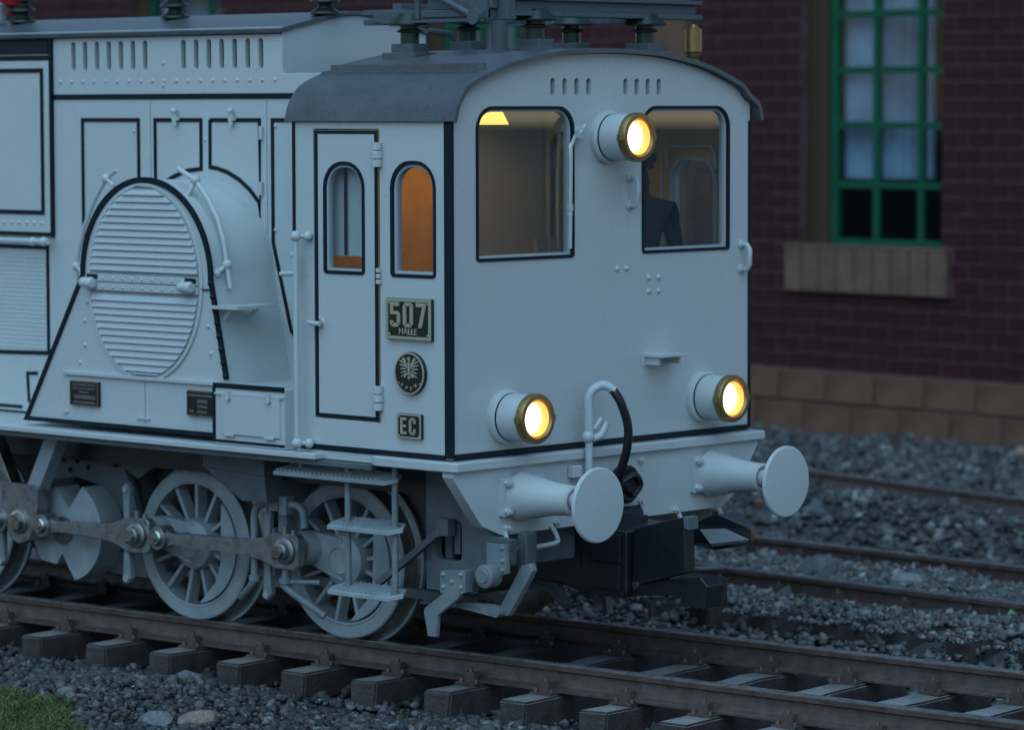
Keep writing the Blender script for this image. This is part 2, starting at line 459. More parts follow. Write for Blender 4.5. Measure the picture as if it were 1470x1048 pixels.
# a few single rocks big enough to pick out
def rock(name, label, p, s, tone, sq=(1, 1, 1), rz=0):
    bm = bmesh.new(); bmesh.ops.create_icosphere(bm, subdivisions=2, radius=1)
    rr = random.Random(int(p[0] * 977 + p[1] * 131))
    ph = [Vector((rr.uniform(-1, 1), rr.uniform(-1, 1), rr.uniform(-1, 1))).normalized() for _ in range(7)]
    cut = [rr.uniform(.55, .85) for _ in ph]
    for v in bm.verts:
        for q, c in zip(ph, cut):
            d = v.co.dot(q)
            if d > c: v.co -= q * (d - c) * .9
        v.co = Vector((v.co.x * sq[0], v.co.y * sq[1], v.co.z * sq[2])) * s
    me = bpy.data.meshes.new(name); bm.to_mesh(me); bm.free()
    at = me.attributes.new('tone', 'FLOAT_COLOR', 'POINT')
    for d in at.data: d.color = (*tone, 1)
    me.materials.append(M['ballast'])
    o = link(name, me); o.location = p; o.rotation_euler = (rr.uniform(-.3, .3), rr.uniform(-.3, .3), rz)
    return tag(o, label, 'rock', 'rocks lying loose on the ballast')

# ------------------------------------------------------------------ tracks
def tmat(p, th): return Matrix.Translation((p[0], p[1], 0)) @ Matrix.Rotation(th, 4, 'Z')
RAILP = [(-.075, -.17), (.075, -.17), (.075, -.158), (.02, -.14), (.013, -.125), (.013, -.05), (.036, -.038), (.038, -.008), (.03, 0), (-.03, 0), (-.038, -.008), (-.036, -.038), (-.013, -.05), (-.013, -.125), (-.02, -.14), (-.075, -.158)]
def rail_obj(root, mx, yc, x0, x1, dz=0):
    mb = MB().prism([(yc + a, b + dz) for a, b in RAILP], 'front', x0, x1)
    r = part('rail', mb, 'rail', root, matrix=mx)
    part('worn_head', MB().box(x0 + .001, x1 - .001, yc - .0325, yc + .0325, dz - .004, dz + .0025), 'railtop', r)
    return r
def sleeper_mesh(L0, L1, w, h, top, seed=0):
    mb = MB().box(-w / 2, w / 2, L0, L1, top - h, top)
    me = mb.mesh('sleeper', 'sleeper', smooth=False)
    bm = bmesh.new(); bm.from_mesh(me); rr = random.Random(seed)
    bmesh.ops.subdivide_edges(bm, edges=[e for e in bm.edges if abs(e.verts[0].co.y - e.verts[1].co.y) > .5], cuts=9)
    for v in bm.verts: v.co += Vector((rr.uniform(-.008, .008), rr.uniform(-.014, .014), rr.uniform(-.006, .004)))
    bmesh.ops.bevel(bm, geom=[e for e in bm.edges if len(e.link_faces) == 2 and e.calc_face_angle() > .9], offset=.014, segments=2, affect='EDGES')
    for f in bm.faces: f.material_index = 1 if f.normal.z > .35 else 0
    bm.to_mesh(me); bm.free(); me.materials.append(M['dust'])
    return me
def chair_mesh(top):
    """rail fastening: base plate, two clips, coach screws; centred on the rail, z of the sleeper top = top"""
    mb = MB().box(-.085, .085, -.15, .15, top + .001, top + .016)
    for s in (-1, 1):
        y = s * .092
        mb.box(-.042, .042, min(y - s * .028, y + s * .02), max(y - s * .028, y + s * .02), top + .016, top + .082)
        mb.box(-.036, .036, min(y - s * .045, y), max(y - s * .045, y), top + .05, top + .078)
        mb.cyl((0, y, top + .08), (0, y, top + .108), .018, .014, 6)
        mb.cyl((-.062, y + s * .022, top + .014), (-.062, y + s * .022, top + .04), .018, .014, 6)
        mb.cyl((.062, y + s * .022, top + .014), (.062, y + s * .022, top + .04), .018, .014, 6)
    return mb.mesh('rail_chair', 'rail', smooth=False)
def track(label, p, th, gauge, x0, x1, sx0, pitch, top, group, slp=(.43, .43), slh=.2, dz=0, sl_from=None, sl_to=None, chairs=True, dusty=True):
    mx = tmat(p, th)
    root = thing('railway_track', label, 'railway track', (0, 0, 0), group)
    rails = [rail_obj(root, mx, yc, x0, x1, dz) for yc in (0, gauge)]
    sms = [sleeper_mesh(-slp[0], gauge + slp[1], .21, slh, top, k) for k in range(5)]
    if not dusty:
        for q in sms: q.materials[1] = M['soil']
    cm = chair_mesh(top)
    x = sx0
    while x < sl_to:
        if x > sl_from:
            jx = random.uniform(-.012, .012); rz = random.uniform(-.012, .012)
            s = link('sleeper', random.choice(sms), root, mx @ Matrix.Translation((x + jx, random.uniform(-.02, .02), random.uniform(-.004, .004))) @ Matrix.Rotation(rz, 4, 'Z'))
            if chairs:
                for yc in (0, gauge):
                    c = link('rail_chair', cm, s, Matrix.Translation((0, yc, 0)))
        x += pitch
    return root
track('rusty track carrying the grey locomotive, on exposed dark sleepers', T1, TH, 1.56, -14, 9, -10.44, .625, -.186, 'rusty railway tracks', sl_from=-9, sl_to=3.6)
track('rusty track behind the coupler with sleepers sunk in gravel', T2P, T2TH, 1.62, -14, 9, -10.44, .607, -.155, 'rusty railway tracks', sl_from=-7, sl_to=4, slp=(.98, .5), dusty=False)
t3 = thing('railway_track', 'single rusty rail half buried in gravel nearest the brick wall', 'railway track', (0, 0, 0), 'rusty railway tracks')
rail_obj(t3, tmat(T3P, T3TH), 0, -14, 12)
kb = link('kerb', MB().box(-24, 4.5, -.42, -.12, -.6, -.345).mesh('kerb', 'mortar', smooth=False), None, Matrix.Translation((-9.9, 17.6, 0)) @ Matrix.Rotation(R(-4.5), 4, 'Z')); kb['kind'] = 'structure'

rock('rock', 'pale pointed rock lying left of the reddish rock below the sleepers', (-1.60, -1.05, -.33), .10, (.13, .14, .15), (1.3, .9, .75), .4)
rock('rock', 'reddish tan long rock at the bottom edge of the gravel', (-1.42, -.84, -.34), .10, (.2, .155, .12), (1.5, .7, .6), .9)
rock('rock', 'grey rock leaning on the end of a sleeper', (-2.60, .12, -.36), .11, (.11, .125, .14), (1.2, .8, .9), .2)
rock('rock', 'flat dark rock beside the far rail of the loco track', (-1.25, 3.55, -.28), .16, (.05, .055, .062), (1.6, .8, .45), .5)
rock('rock', 'round grey rock between the rails of the gravel sunk track', (-1.85, 6.0, -.1), .17, (.09, .095, .1), (1.1, 1, .7), .5)
rock('rock', 'pale rock between the rails of the gravel sunk track', (-1.0, 6.05, -.12), .13, (.18, .19, .19), (1.3, 1, .7), .1)

# moss grass in the lower left corner
def grass():
    N = 16000
    x = RNG.uniform(-3.5, -1.75, N); y = -1.62 + RNG.normal(0, .27, N) + .10 * np.sin(5 * x)
    k = (y < -1.16 - .35 * np.clip(x + 2.6, 0, 1) - .08 * np.sin(9 * x)) & (y > -2.4); x, y = x[k], y[k]; n = len(x)
    hgt = RNG.uniform(.02, .065, n) * RNG.uniform(.6, 1.3, n); z = ground_h(x, y) - .01 + .05 * np.exp(-((x + 2.6) / .6) ** 2)
    a = RNG.uniform(0, 6.28, n); lx, ly = RNG.normal(0, .03, n), RNG.normal(0, .03, n); w = .006
    A = np.stack([x - w * np.cos(a), y - w * np.sin(a), z], 1); Bv = np.stack([x + w * np.cos(a), y + w * np.sin(a), z], 1)
    Cm = np.stack([x + lx * .4 + w * .7 * np.cos(a), y + ly * .4 + w * .7 * np.sin(a), z + hgt * .6], 1); D = np.stack([x + lx, y + ly, z + hgt], 1)
    V = np.stack([A, Bv, Cm, D], 1).reshape(-1, 3)
    fs = []
    for i in range(n): fs += [(4 * i, 4 * i + 1, 4 * i + 2), (4 * i, 4 * i + 2, 4 * i + 3)]
    me = bpy.data.meshes.new('grass_tuft'); me.from_pydata(V.tolist(), [], fs); me.materials.append(M['grass'])
    return me
o = link('grass_tuft', grass()); o['kind'] = 'stuff'; o['label'] = 'low green mossy grass in the gravel before the track'; o['category'] = 'grass'

# ------------------------------------------------------------------ brick building
BT = R(-4.5); BP = (-9.9, 17.6)
BM = Matrix.Translation((BP[0], BP[1], 0)) @ Matrix.Rotation(BT, 4, 'Z')     # local x along the wall, y into the building
bld = thing('brick_building', 'dark red brick building with green barred windows behind the tracks', 'building', (0, 0, 0))
WIN = [0., -6.94, -13.45]
WX0, WX1, WZ0, WZ1 = -1.42, .80, 1.85, 5.25
U0, U1, ZT = -24., 4.5, 7.2
holes = [[(w + WX0, WZ0), (w + WX1, WZ0), (w + WX1, WZ1), (w + WX0, WZ1)] for w in WIN]
wall = part('wall', MB().prism([(U0, -.7), (U1, -.7), (U1, ZT), (U0, ZT)], 'side', .012, .45, holes), 'mortar', bld, matrix=BM, smooth=False)
part('back_wall', MB().box(U0, U1, 4.0, 4.2, -.7, ZT), 'dark', bld, matrix=BM, smooth=False)
part('floor_slab', MB().box(U0, U1, .46, 3.99, -.6, -.4), 'dark', bld, matrix=BM, smooth=False)
part('ceiling', MB().box(U0, U1, -.1, 4.3, ZT + .005, ZT + .3), 'roof', bld, matrix=BM, smooth=False)
for s in (U0 - .2, U1): part('end_wall', MB().box(s, s + .2, .012, 4.2, -.7, ZT), 'mortar', bld, matrix=BM, smooth=False)
bp, hp = .40, .1895
bmesh_ = {}
for q in ('brick', 'brick2', 'brick3'):
    for kk, wd in (('f', bp - .03), ('h', bp / 2 - .03)):
        bmesh_[q + kk] = MB().box(-wd / 2, wd / 2, 0, .06, -(hp - .03) / 2, (hp - .03) / 2).mesh('brick', q, smooth=False)
cand = []
row = 0; z = .385 + hp / 2
while z < ZT - .05:
    u = U0 + .2 + (bp / 2 if row % 2 else 0)
    while u < U1 - .1:
        cand.append((u, z)); u += bp
    z += hp; row += 1
def in_hole(u, z):
    for w in WIN:
        if u + bp / 2 > w + WX0 - .02 and u - bp / 2 < w + WX1 + .02 and z + hp / 2 > WZ0 and z - hp / 2 < WZ1: return True
        if u + bp / 2 > w - 1.62 and u - bp / 2 < w + .98 and 1.31 < z < 1.85: return True
    return -3.9 < u < -3.2
joined = {q: MB() for q in ('brick', 'brick2', 'brick3')}
nb = 0
cand.sort(key=lambda c: -c[0])
for u, z in cand:
    full = not in_hole(u, z)
    q = random.choice(['brick', 'brick', 'brick2', 'brick3'])
    if full:
        if nb < 298 and -2.6 < u < 2.6 and z < 5.2:
            link('brick', bmesh_[q + 'f'], wall, Matrix.Translation((u, -random.uniform(0, .006), z))); nb += 1
        else:
            joined[q].box(u - bp / 2 + .015, u + bp / 2 - .015, 0, .06, z - hp / 2 + .015, z + hp / 2 - .015)
    else:
        # bricks cut to fit beside windows and pilaster
        segs = [(u - bp / 2 + .015, u + bp / 2 - .015)]
        cuts = [(-3.88, -3.22)]
        for w in WIN:
            if z + hp / 2 > WZ0 and z - hp / 2 < WZ1: cuts.append((w + WX0 - .005, w + WX1 + .005))
            if 1.31 < z < 1.85: cuts.append((w - 1.61, w + .965))
        for c0, c1 in cuts:
            ns = []
            for a, b in segs:
                if b <= c0 or a >= c1: ns.append((a, b)); continue
                if a < c0: ns.append((a, c0))
                if b > c1: ns.append((c1, b))
            segs = ns
        for a, b in segs:
            if b - a > .03: joined[q].box(a, b, .001, .06, z - hp / 2 + .015, z + hp / 2 - .015)
for q in joined:
    o = part('brickwork', joined[q], q, wall, smooth=False); o['kind'] = 'stuff'
# stone plinth, two courses
sb = MB().box(-.37, .37, -.10, .2, -.18, .18).mesh('plinth_stone', 'stone', smooth=False)
for r, (zc, off) in enumerate(((.185, -.13), (-.21, .26))):
    k = -30
    while True:
        u = off + .765 * k + .38; k += 1
        if u < U0: continue
        if u > U1: break
        if u < -6 and k % 1 == 0 and u < -20: continue
        o = link('plinth_stone', sb, wall, Matrix.Translation((u, random.uniform(-.008, .008), zc)) @ Matrix.Scale(1.0, 4), bev=.015)
part('plinth_mortar', MB().box(U0, U1, -.075, .01, -.7, .372), 'mortar', wall, smooth=False)
part('pilaster', MB().box(-3.83, -3.27, -.09, .1, .39, ZT), 'stone', wall, bev=.02)
# windows
rows = [1.96, 2.59, 3.29, 3.94, 4.60, 5.22]; cols = [-1.04, -.36, .33, .77]
for wi, w in enumerate(WIN):
    wf = MB()
    wf.box(w - 1.07, w + .79, .16, .26, 1.86, 1.95); wf.box(w - 1.07, w + .79, .16, .26, 5.14, 5.24)
    wf.box(w - 1.07, w - .955, .162, .258, 1.95, 5.14); wf.box(w + .70, w + .79, .162, .258, 1.95, 5.14)
    win = part('window', wf, 'green', bld, matrix=BM, bev=.008)
    for zz in rows[1:5]: part('glazing_bar', MB().box(w - .955, w + .70, .175, .235, zz - .042, zz + .042), 'green', win)
    for cc in cols[1:3]: part('glazing_bar', MB().box(w + cc - .048, w + cc + .048, .178, .232, 1.95, 5.14), 'green', win)
    for i in range(3):
        a0 = [-.955, -.33, .36][i]; a1 = [-.39, .30, .70][i]
        for j in range(5):
            part('pane', MB().box(w + a0, w + a1, .200, .206, [1.95, 2.622, 3.322, 3.972, 4.632][j], [2.558, 3.258, 3.908, 4.568, 5.14][j]), 'bglass', win)
    part('jamb', MB().box(w - 1.42, w - 1.072, .14, .34, 1.86, 5.24), 'jamb', bld, matrix=BM)
    # added pale folded sheet imitates reflections in the left half of the glass
    nfold = 12; pts = []
    for k in range(nfold * 4 + 1):
        t = k / (nfold * 4); pts.append((w - 1.0 + (1.15 if wi == 0 else .95) * t, .34 + .018 * math.sin(t * nfold * 2 * math.pi) + 1.1 * max(0, t - .55) ** 1.6))
    pb = [(a, b + .012) for a, b in reversed(pts)]
    cur = part('curtain', MB().prism(pts + pb, 'top', 2.66, 5.2), 'blind', bld, matrix=BM, label='pale curtain hanging behind the window glass')
    sill = part('sill', MB().box(w - 1.60, w + .95, -.06, .15, 1.31, 1.84), 'mortar', bld, matrix=BM, smooth=False)
    part('sill_top', MB().box(w - 1.60, w + .955, -.09, .15, 1.842, 1.875), 'sill', sill, smooth=False)
    for k in range(9):
        a = w - 1.60 + k * .2835
        part('brick', MB().box(a + .012, a + .27, -.085, .1, 1.315, 1.84), 'sill', sill, bev=.012)

# ------------------------------------------------------------------ locomotive
LOCO = thing('electric_locomotive', 'pale grey electric locomotive with black lining, round headlights and number 507', 'locomotive', (-3., 1.45, 0))
W = 2.9
def P(name, mb, m, parent=None, **k): return part(name, mb, m, parent or LOCO, **k)

# --- cab roof profile (y, z), outer skin
RP = [(-.03, 3.435), (.0, 3.53), (.045, 3.60), (.12, 3.668), (.28, 3.733), (.53, 3.808), (.92, 3.874), (1.2, 3.892), (1.45, 3.898)]
RP = RP + [(W - a, b) for a, b in reversed(RP[:-1])]
def smooth_poly(Pts, n=4):
    Pv = [Vector(p) for p in Pts]; E = [Pv[0] * 2 - Pv[1]] + Pv + [Pv[-1] * 2 - Pv[-2]]; Q = []
    for i in range(1, len(E) - 2):
        for s in range(n):
            t = s / n; a, b, c, d = E[i - 1], E[i], E[i + 1], E[i + 2]
            q = .5 * ((2 * b) + (c - a) * t + (2 * a - 5 * b + 4 * c - d) * t * t + (3 * b - a - 3 * c + d) * t ** 3); Q.append((q.x, q.y))
    return Q + [Pts[-1]]
RP = RP[:-2] + [(W + .045, 3.545), (W + .085, 3.435)]
RPS = smooth_poly(RP, 4)
def shift_profile(pr, d):
    out = []
    for i, p in enumerate(pr):
        a = Vector(pr[max(0, i - 1)]); b = Vector(pr[min(len(pr) - 1, i + 1)]); t = (b - a).normalized(); n = Vector((t.y, -t.x)); q = Vector(p) + n * d; out.append((q.x, q.y))
    return out
RIN = shift_profile(RPS, .03)
RW = [p for p in shift_profile(RPS, .034) if 0.004 < p[0] < W - .004]
roof = P('cab_roof', MB().prism(RPS + RIN[::-1], 'front', -1.46, .055), 'roof', bev=.004)
for ya, yb, zz in ((.33, .43, 3.747), (W - .46, W - .33, 3.75)):
    P('rain_strip', MB().box(-1.40, -.03 if ya < 1 else -.05, ya, ya + .018, zz - .01, zz + .05), 'roof', roof, bev=.004)
    P('rain_strip', MB().box(-1.43, -.06, ya - .055, ya - .04, zz - .03, zz + .008), 'roof', roof, bev=.004)

# --- front wall with two windows and eight slots
FW_out = [(0.0, 1.34), (W, 1.34), (W, RW[-1][1])] + RW[::-1] + [(0.0, RW[0][1])]
def ccw(P_):
    n = len(P_); return P_ if sum(P_[i][0] * P_[(i + 1) % n][1] - P_[(i + 1) % n][0] * P_[i][1] for i in range(n)) > 0 else P_[::-1]
winL = rrect(.235, 1.113, 2.575, 3.512, .135, .012); winR = rrect(1.803, 2.668, 2.578, 3.512, .125, .012)
slots = [rrect(y - .022, y + .022, 3.592, 3.704, .021) for y in (.93, 1.043, 1.157, 1.27, 1.63, 1.74, 1.85, 1.96)]
front = P('cab_front_wall', MB().prism(ccw(FW_out), 'front', -.05, 0, [winL, winR] + slots), 'paint', bev=.006)
P('slot_backing', MB().box(-.075, -.052, .85, 2.05, 3.56, 3.735), 'line', front, smooth=False)
for w_, nm in ((winL, 'L'), (winR, 'R')):
    outer = inset_poly(w_, -.015)
    fr = P('front_window', MB().prism(outer, 'front', -.02, .008, [inset_poly(w_, .005)]), 'line', bev=.004)
    P('window_liner', MB().prism(inset_poly(w_, .004), 'front', -.06, -.012, [inset_poly(w_, .02)]), 'pale', fr)
    P('pane', MB().prism(inset_poly(w_, .012), 'front', -.034, -.028), 'glass', fr, smooth=False)
    if nm == 'L':
        wp = MB().cyl((-.01, 1.145, 3.365), (.055, 1.165, 3.385), .024, seg=10).cyl((.05, 1.13, 3.35), (.05, 1.185, 3.41), .014, seg=8)
        wp.box(.03, .06, 1.10, 1.15, 3.325, 3.36)
        P('wiper_motor', wp, 'paint', fr)
        P('wiper', MB().tube([(.03, 1.11, 3.34), (.025, 1.075, 3.27), (.018, 1.072, 2.62)], .012, 8).box(.008, .03, 1.055, 1.09, 2.86, 2.9).box(.005, .02, 1.05, 1.095, 2.83, 2.85), 'paint', fr)
# corner strips and base lining
P('corner_strip', MB().box(-.055, .012, -.012, .018, 1.345, 3.43), 'line', bev=.008)
P('corner_strip', MB().box(-.05, .010, W - .02, W + .010, 1.345, 3.43), 'line', bev=.008)
P('base_lining', MB().box(.0, .010, .02, W - .02, 1.336, 1.372), 'line', smooth=False)
P('base_lining', MB().box(-1.39, -.056, -.010, 0, 1.336, 1.366), 'line', smooth=False)
P('rivets', rivets([(0, y, z) for y, z in ((1.546, 2.472), (1.635, 2.473), (1.857, 2.405), (1.955, 2.403), (1.857, 2.315), (1.955, 2.315))], (1, 0, 0), .020, .016), 'paint')
# grab handles and the foothold
def handle(name, y, z0, z1, x=.075):
    mb = MB().tube([(-.01, y, z0), (x - .02, y, z0), (x, y, z0 + .03), (x, y, z1 - .03), (x - .02, y, z1), (-.01, y, z1)], .018, 10)
    for z in (z0, z1): mb.lathe([(0, .032), (.012, .032), (.02, .02)], (0, y, z), (1, 0, 0), 12)
    return P(name, mb, 'paint')
handle('grab_handle', 1.665, 2.882, 3.062); handle('grab_handle', 2.808, 2.428, 2.592)
fh = P('foothold', MB().box(0, .17, 1.80, 2.06, 1.885, 1.905), 'paint', bev=.004)
P('bracket', MB().box(.0, .12, 1.82, 1.84, 1.835, 1.884).box(.0, .12, 2.02, 2.04, 1.835, 1.884).box(0, .012, 1.80, 2.06, 1.825, 1.884), 'paint', fh)
# --- headlights
def headlight(y, z, xl=.26):
    h = MB().lathe([(0, .172), (.035, .172), (.045, .158), (.05, .150), (xl - .03, .150), (xl, .146)], (0, y, z), (1, 0, 0), 40)
    h = P('headlight', h, 'paint')
    P('bezel', MB().lathe([(-.03, .152), (-.03, .158), (.012, .158), (.022, .152), (.024, .125), (.01, .114), (-.02, .110)], (xl, y, z), (1, 0, 0), 40), 'brass', h)
    P('hinge_lug', MB().box(xl - .02, xl + .015, y - .182, y - .152, z - .022, z + .022), 'brass', h, bev=.004)
    P('hinge_lug', MB().box(xl - .02, xl + .015, y + .152, y + .172, z - .018, z + .018), 'brass', h, bev=.004)
    P('reflector', MB().lathe([(.008, .1115), (-.045, .104)], (xl, y, z), (1, 0, 0), 32), 'reflector', h)
    ln = P('lens', MB().lathe([(-.045, .105), (-.036, .095), (-.028, .075), (-.02, .04), (-.018, 0)], (xl, y, z), (1, 0, 0), 32), 'lens', h)
    at = ln.data.attributes.new('rim', 'FLOAT', 'POINT')
    for v, d in zip(ln.data.vertices, at.data): d.value = math.hypot(v.co.y - y, v.co.z - z) / .105
    P('seam_ring', MB().lathe([(0, .1515), (.007, .1525), (.014, .1515)], (.047, y, z), (1, 0, 0), 36), 'line', h)
    P('rivets', rivets([(.09, y + .150 * math.sin(a), z + .150 * math.cos(a)) for a in (-.35,)], (0, -.34, .94), .012, .008), 'paint', h)
headlight(.484, 1.58); headlight(2.405, 1.588); headlight(1.45, 3.326)

# --- cab side wall (near), with door and window
DO = rrect(-1.224, -.632, 1.535, 3.386, .0)
sw_hole = rrect(-.509, -.148, 2.478, 3.172, .155, .012)
side = P('cab_side_wall', MB().prism([(-1.39, 1.34), (-.056, 1.34), (-.056, 3.47), (-1.39, 3.47)], 'side', 0, .05, [DO, sw_hole]), 'paint', bev=.004)
sw = P('side_window', MB().prism(inset_poly(sw_hole, -.018), 'side', -.006, .02, [inset_poly(sw_hole, .004)]), 'line', bev=.004)
P('window_liner', MB().prism(inset_poly(sw_hole, .003), 'side', .012, .06, [inset_poly(sw_hole, .022)]), 'pale', sw)
P('pane', MB().prism(inset_poly(sw_hole, .012), 'side', .028, .034), 'glass', sw, smooth=False)
dw = rrect(-1.116, -.780, 2.482, 3.162, .150, .012)
DI = rrect(-1.216, -.640, 1.543, 3.378, .0)
door = P('cab_door', MB().prism(DI, 'side', .006, .045, [dw]), 'paint', bev=.004)
P('door_lining', MB().prism(inset_poly(DI, .002), 'side', .002, .010, [[(-1.187, 1.568), (-.672, 1.568), (-.672, 3.355), (-1.187, 3.355)]]), 'line', door, smooth=False)
P('window_frame', MB().prism(inset_poly(dw, -.018), 'side', -.002, .02, [inset_poly(dw, .004)]), 'line', door, bev=.004)
P('window_liner', MB().prism(inset_poly(dw, .003), 'side', .012, .055, [inset_poly(dw, .018)]), 'pale', door)
P('pane', MB().prism(inset_poly(dw, .012), 'side', .028, .034), 'glass', door, smooth=False)
P('door_edge', MB().box(-.634, -.622, -.004, .012, 1.54, 3.38), 'brass', door)
for zc in (3.226, 1.692):
    hg = MB()
    for k in (-1, 0, 1): hg.cyl((-.628, -.018, zc + k * .053 - .024), (-.628, -.018, zc + k * .053 + .024), .034 + (.004 if k == 0 else 0), seg=16)
    hg.box(-.672, -.628, -.012, .004, zc - .077, zc + .077);
    P('hinge', hg, 'paint', door, bev=.002)
lk = MB()
for k in range(3): lk.cyl((-.625, -.012, 2.415 + k * .036), (-.625, -.012, 2.441 + k * .036), .018, seg=10)
P('small_hinge', lk, 'paint', door)
P('door_knob', MB().cyl((-1.165, .006, 2.146), (-1.165, -.05, 2.146), .013, seg=10).tube([(-1.225, -.045, 2.15), (-1.165, -.055, 2.146), (-1.118, -.052, 2.143)], .016, 10).lathe([(0, .03), (.01, .026)], (-1.165, .006, 2.146), (0, -1, 0), 14), 'paint', door)
# cab rear edge lining
P('cab_edge_strip', MB().box(-1.412, -1.387, -.006, .05, 2.70, 3.45), 'line', smooth=False)
P('cab_edge_post', MB().box(-1.412, -1.390, -.001, .05, 1.34, 2.70), 'paint', smooth=False)
# handrail beside the door
hr = P('door_handrail', MB().tube([(-1.30, -.085, 1.345), (-1.30, -.085, 2.715)], .019, 12), 'paint')
for zc in (1.37, 2.70):
    P('rail_post', MB().ball((-1.30, -.085, zc), .036).ball((-1.245, -.03, zc), .032).cyl((-1.30, -.085, zc), (-1.24, 0, zc), .016, seg=10), 'paint', hr)
P('side_bracket', MB().tube([(-1.44, -.085, 2.455), (-1.30, -.085, 2.462)], .017, 8).tube([(-1.31, -.085, 2.48), (-1.325, -.08, 2.56)], .016, 8).ball((-1.335, -.07, 2.58), .026), 'paint', hr)

# --- interior
P('cab_floor', MB().box(-1.38, -.052, .052, W - .052, 1.36, 1.40), 'black', smooth=False)
rear = P('cab_rear_wall', MB().prism(ccw([(.052, 1.402), (W - .052, 1.402)] + [p for p in shift_profile(RPS, .04) if .052 < p[0] < W - .052][::-1]), 'front', -1.386, -1.36), 'pale', smooth=False)
P('wood_panel', MB().box(-1.358, -1.335, .74, 1.42, 1.402, 3.30), 'wood', rear, smooth=False)
P('wood_dado', MB().box(-1.358, -1.338, .06, .738, 1.402, 2.58), 'wood', rear, smooth=False)
P('corner_pipe', MB().tube([(-1.33, .22, 2.58), (-1.33, .22, 3.6)], .014, 8), 'line', rear)
P('door_blind', MB().box(-1.334, -.80, .115, .122, 2.575, 3.30), 'blindwhite', rear, smooth=False)  # white sheet added close behind the door glass to brighten its pane
P('blind_cord', MB().tube([(-1.03, .098, 2.58), (-1.03, .098, 3.28)], .010, 8), 'line', rear)  # pipe added as the dark upright line behind the door glass
P('conduit', MB().tube([(-1.32, 2.33, 2.0), (-1.32, 2.33, 3.40)], .018, 8).tube([(-1.32, 2.42, 2.0), (-1.32, 2.42, 3.1)], .014, 8).box(-1.345, -1.31, 2.20, 2.46, 2.52, 2.62), 'pale', rear)
P('gauge', MB().lathe([(0, .13), (.05, .13), (.055, .115), (.05, .11), (.045, 0)], (-1.35, 2.66, 3.25), (1, 0, 0), 24), 'wood', rear)
fdw = rrect(-.62, -.235, 2.48, 3.165, .14, .012)
far = P('cab_far_wall', MB().prism([(-1.38, 1.34), (-.05, 1.34), (-.05, 3.47), (-1.38, 3.47)], 'side', W - .05, W, [fdw]), 'paint', smooth=False)
P('inner_lining', MB().prism([(-1.33, 1.405), (-.055, 1.405), (-.055, 3.50), (-1.33, 3.50)], 'side', W - .075, W - .052, [fdw]), 'cream', far, smooth=False)
P('window_frame', MB().prism(inset_poly(fdw, -.016), 'side', W - .095, W - .07, [inset_poly(fdw, .008)]), 'pale', far, bev=.004)
P('pane', MB().prism(inset_poly(fdw, .004), 'side', W - .03, W - .025), 'glass', far, smooth=False)
db = MB(); frame(db, rrect(-.72, -.15, 1.45, 3.39, 0), .02, 'side', W - .09, W - .076); P('door_batten', db, 'pale', far, smooth=False)
P('curtain_rail', MB().tube([(-.64, W - .11, 3.1), (-.64, W - .12, 3.225), (-.60, W - .12, 3.255), (-.24, W - .12, 3.255), (-.21, W - .12, 3.22), (-.21, W - .11, 3.1)], .012, 8), 'pale', far)
ceil = shift_profile(RPS, .07); ceil = [p for p in ceil if .06 < p[0] < W - .06]
P('ceiling_lining', MB().prism(ceil + [(a, b - .01) for a, b in reversed(ceil)], 'front', -1.355, -.092), 'frame')
lampo = P('cab_lamp', MB().lathe([(0, .112), (.10, .062), (.10, 0)], (-.7, 1.108, 3.408), (0, 0, 1), 24), 'shade')
P('lamp_stem', MB().cyl((-.7, 1.108, 3.508), (-.7, 1.108, 3.80), .012, seg=8), 'brass', lampo)
lb = bpy.data.lights.new('cab_bulb', 'POINT'); lb.energy = 3.4; lb.color = (1, .76, .42); lb.shadow_soft_size = .02
lbo = bpy.data.objects.new('cab_bulb', lb); COL.objects.link(lbo); lbo.location = (-.7, 1.108, 3.425)

# --- plates
def strokes(mb, polys, ox, oz, s, plane_y):
    for q in polys: mb.prism([(ox + a * s, oz + b * s) for a, b in q], 'side', plane_y - .008, plane_y)
    return mb
def rect(a0, a1, b0, b1): return [(a0, b0), (a1, b0), (a1, b1), (a0, b1)]
DIG = {'5': [rect(.0, .5, .84, 1), rect(0, .17, .5, .84), rect(.17, .40, .5, .64), [(.40, .5), (.40, .64), (.52, .55), (.55, .45), (.38, .43)], rect(.38, .55, .16, .45), rect(.10, .45, 0, .16), [(0, .25), (.0, .12), (.1, 0), (.17, .16), (.17, .25)], [(.45, 0), (.55, .12), (.38, .17), (.4, .16)]],
       '0': [rect(0, .17, .12, .88), rect(.38, .55, .12, .88), rect(.12, .43, 0, .15), rect(.12, .43, .85, 1), [(0, .12), (.12, 0), (.17, .15)], [(.43, 0), (.55, .12), (.38, .15)], [(0, .88), (.17, .85), (.12, 1)], [(.55, .88), (.43, 1), (.38, .85)]],
       '7': [rect(0, .55, .84, 1), [(.36, .84), (.55, .84), (.32, 0), (.13, 0)]],
       'E': [rect(0, .18, 0, 1), rect(.18, .5, 0, .16), rect(.18, .45, .43, .57), rect(.18, .5, .84, 1)],
       'C': [rect(0, .17, .1, .9), rect(.1, .45, 0, .15), rect(.1, .45, .85, 1), rect(.35, .52, .1, .34), rect(.35, .52, .66, .9)]}
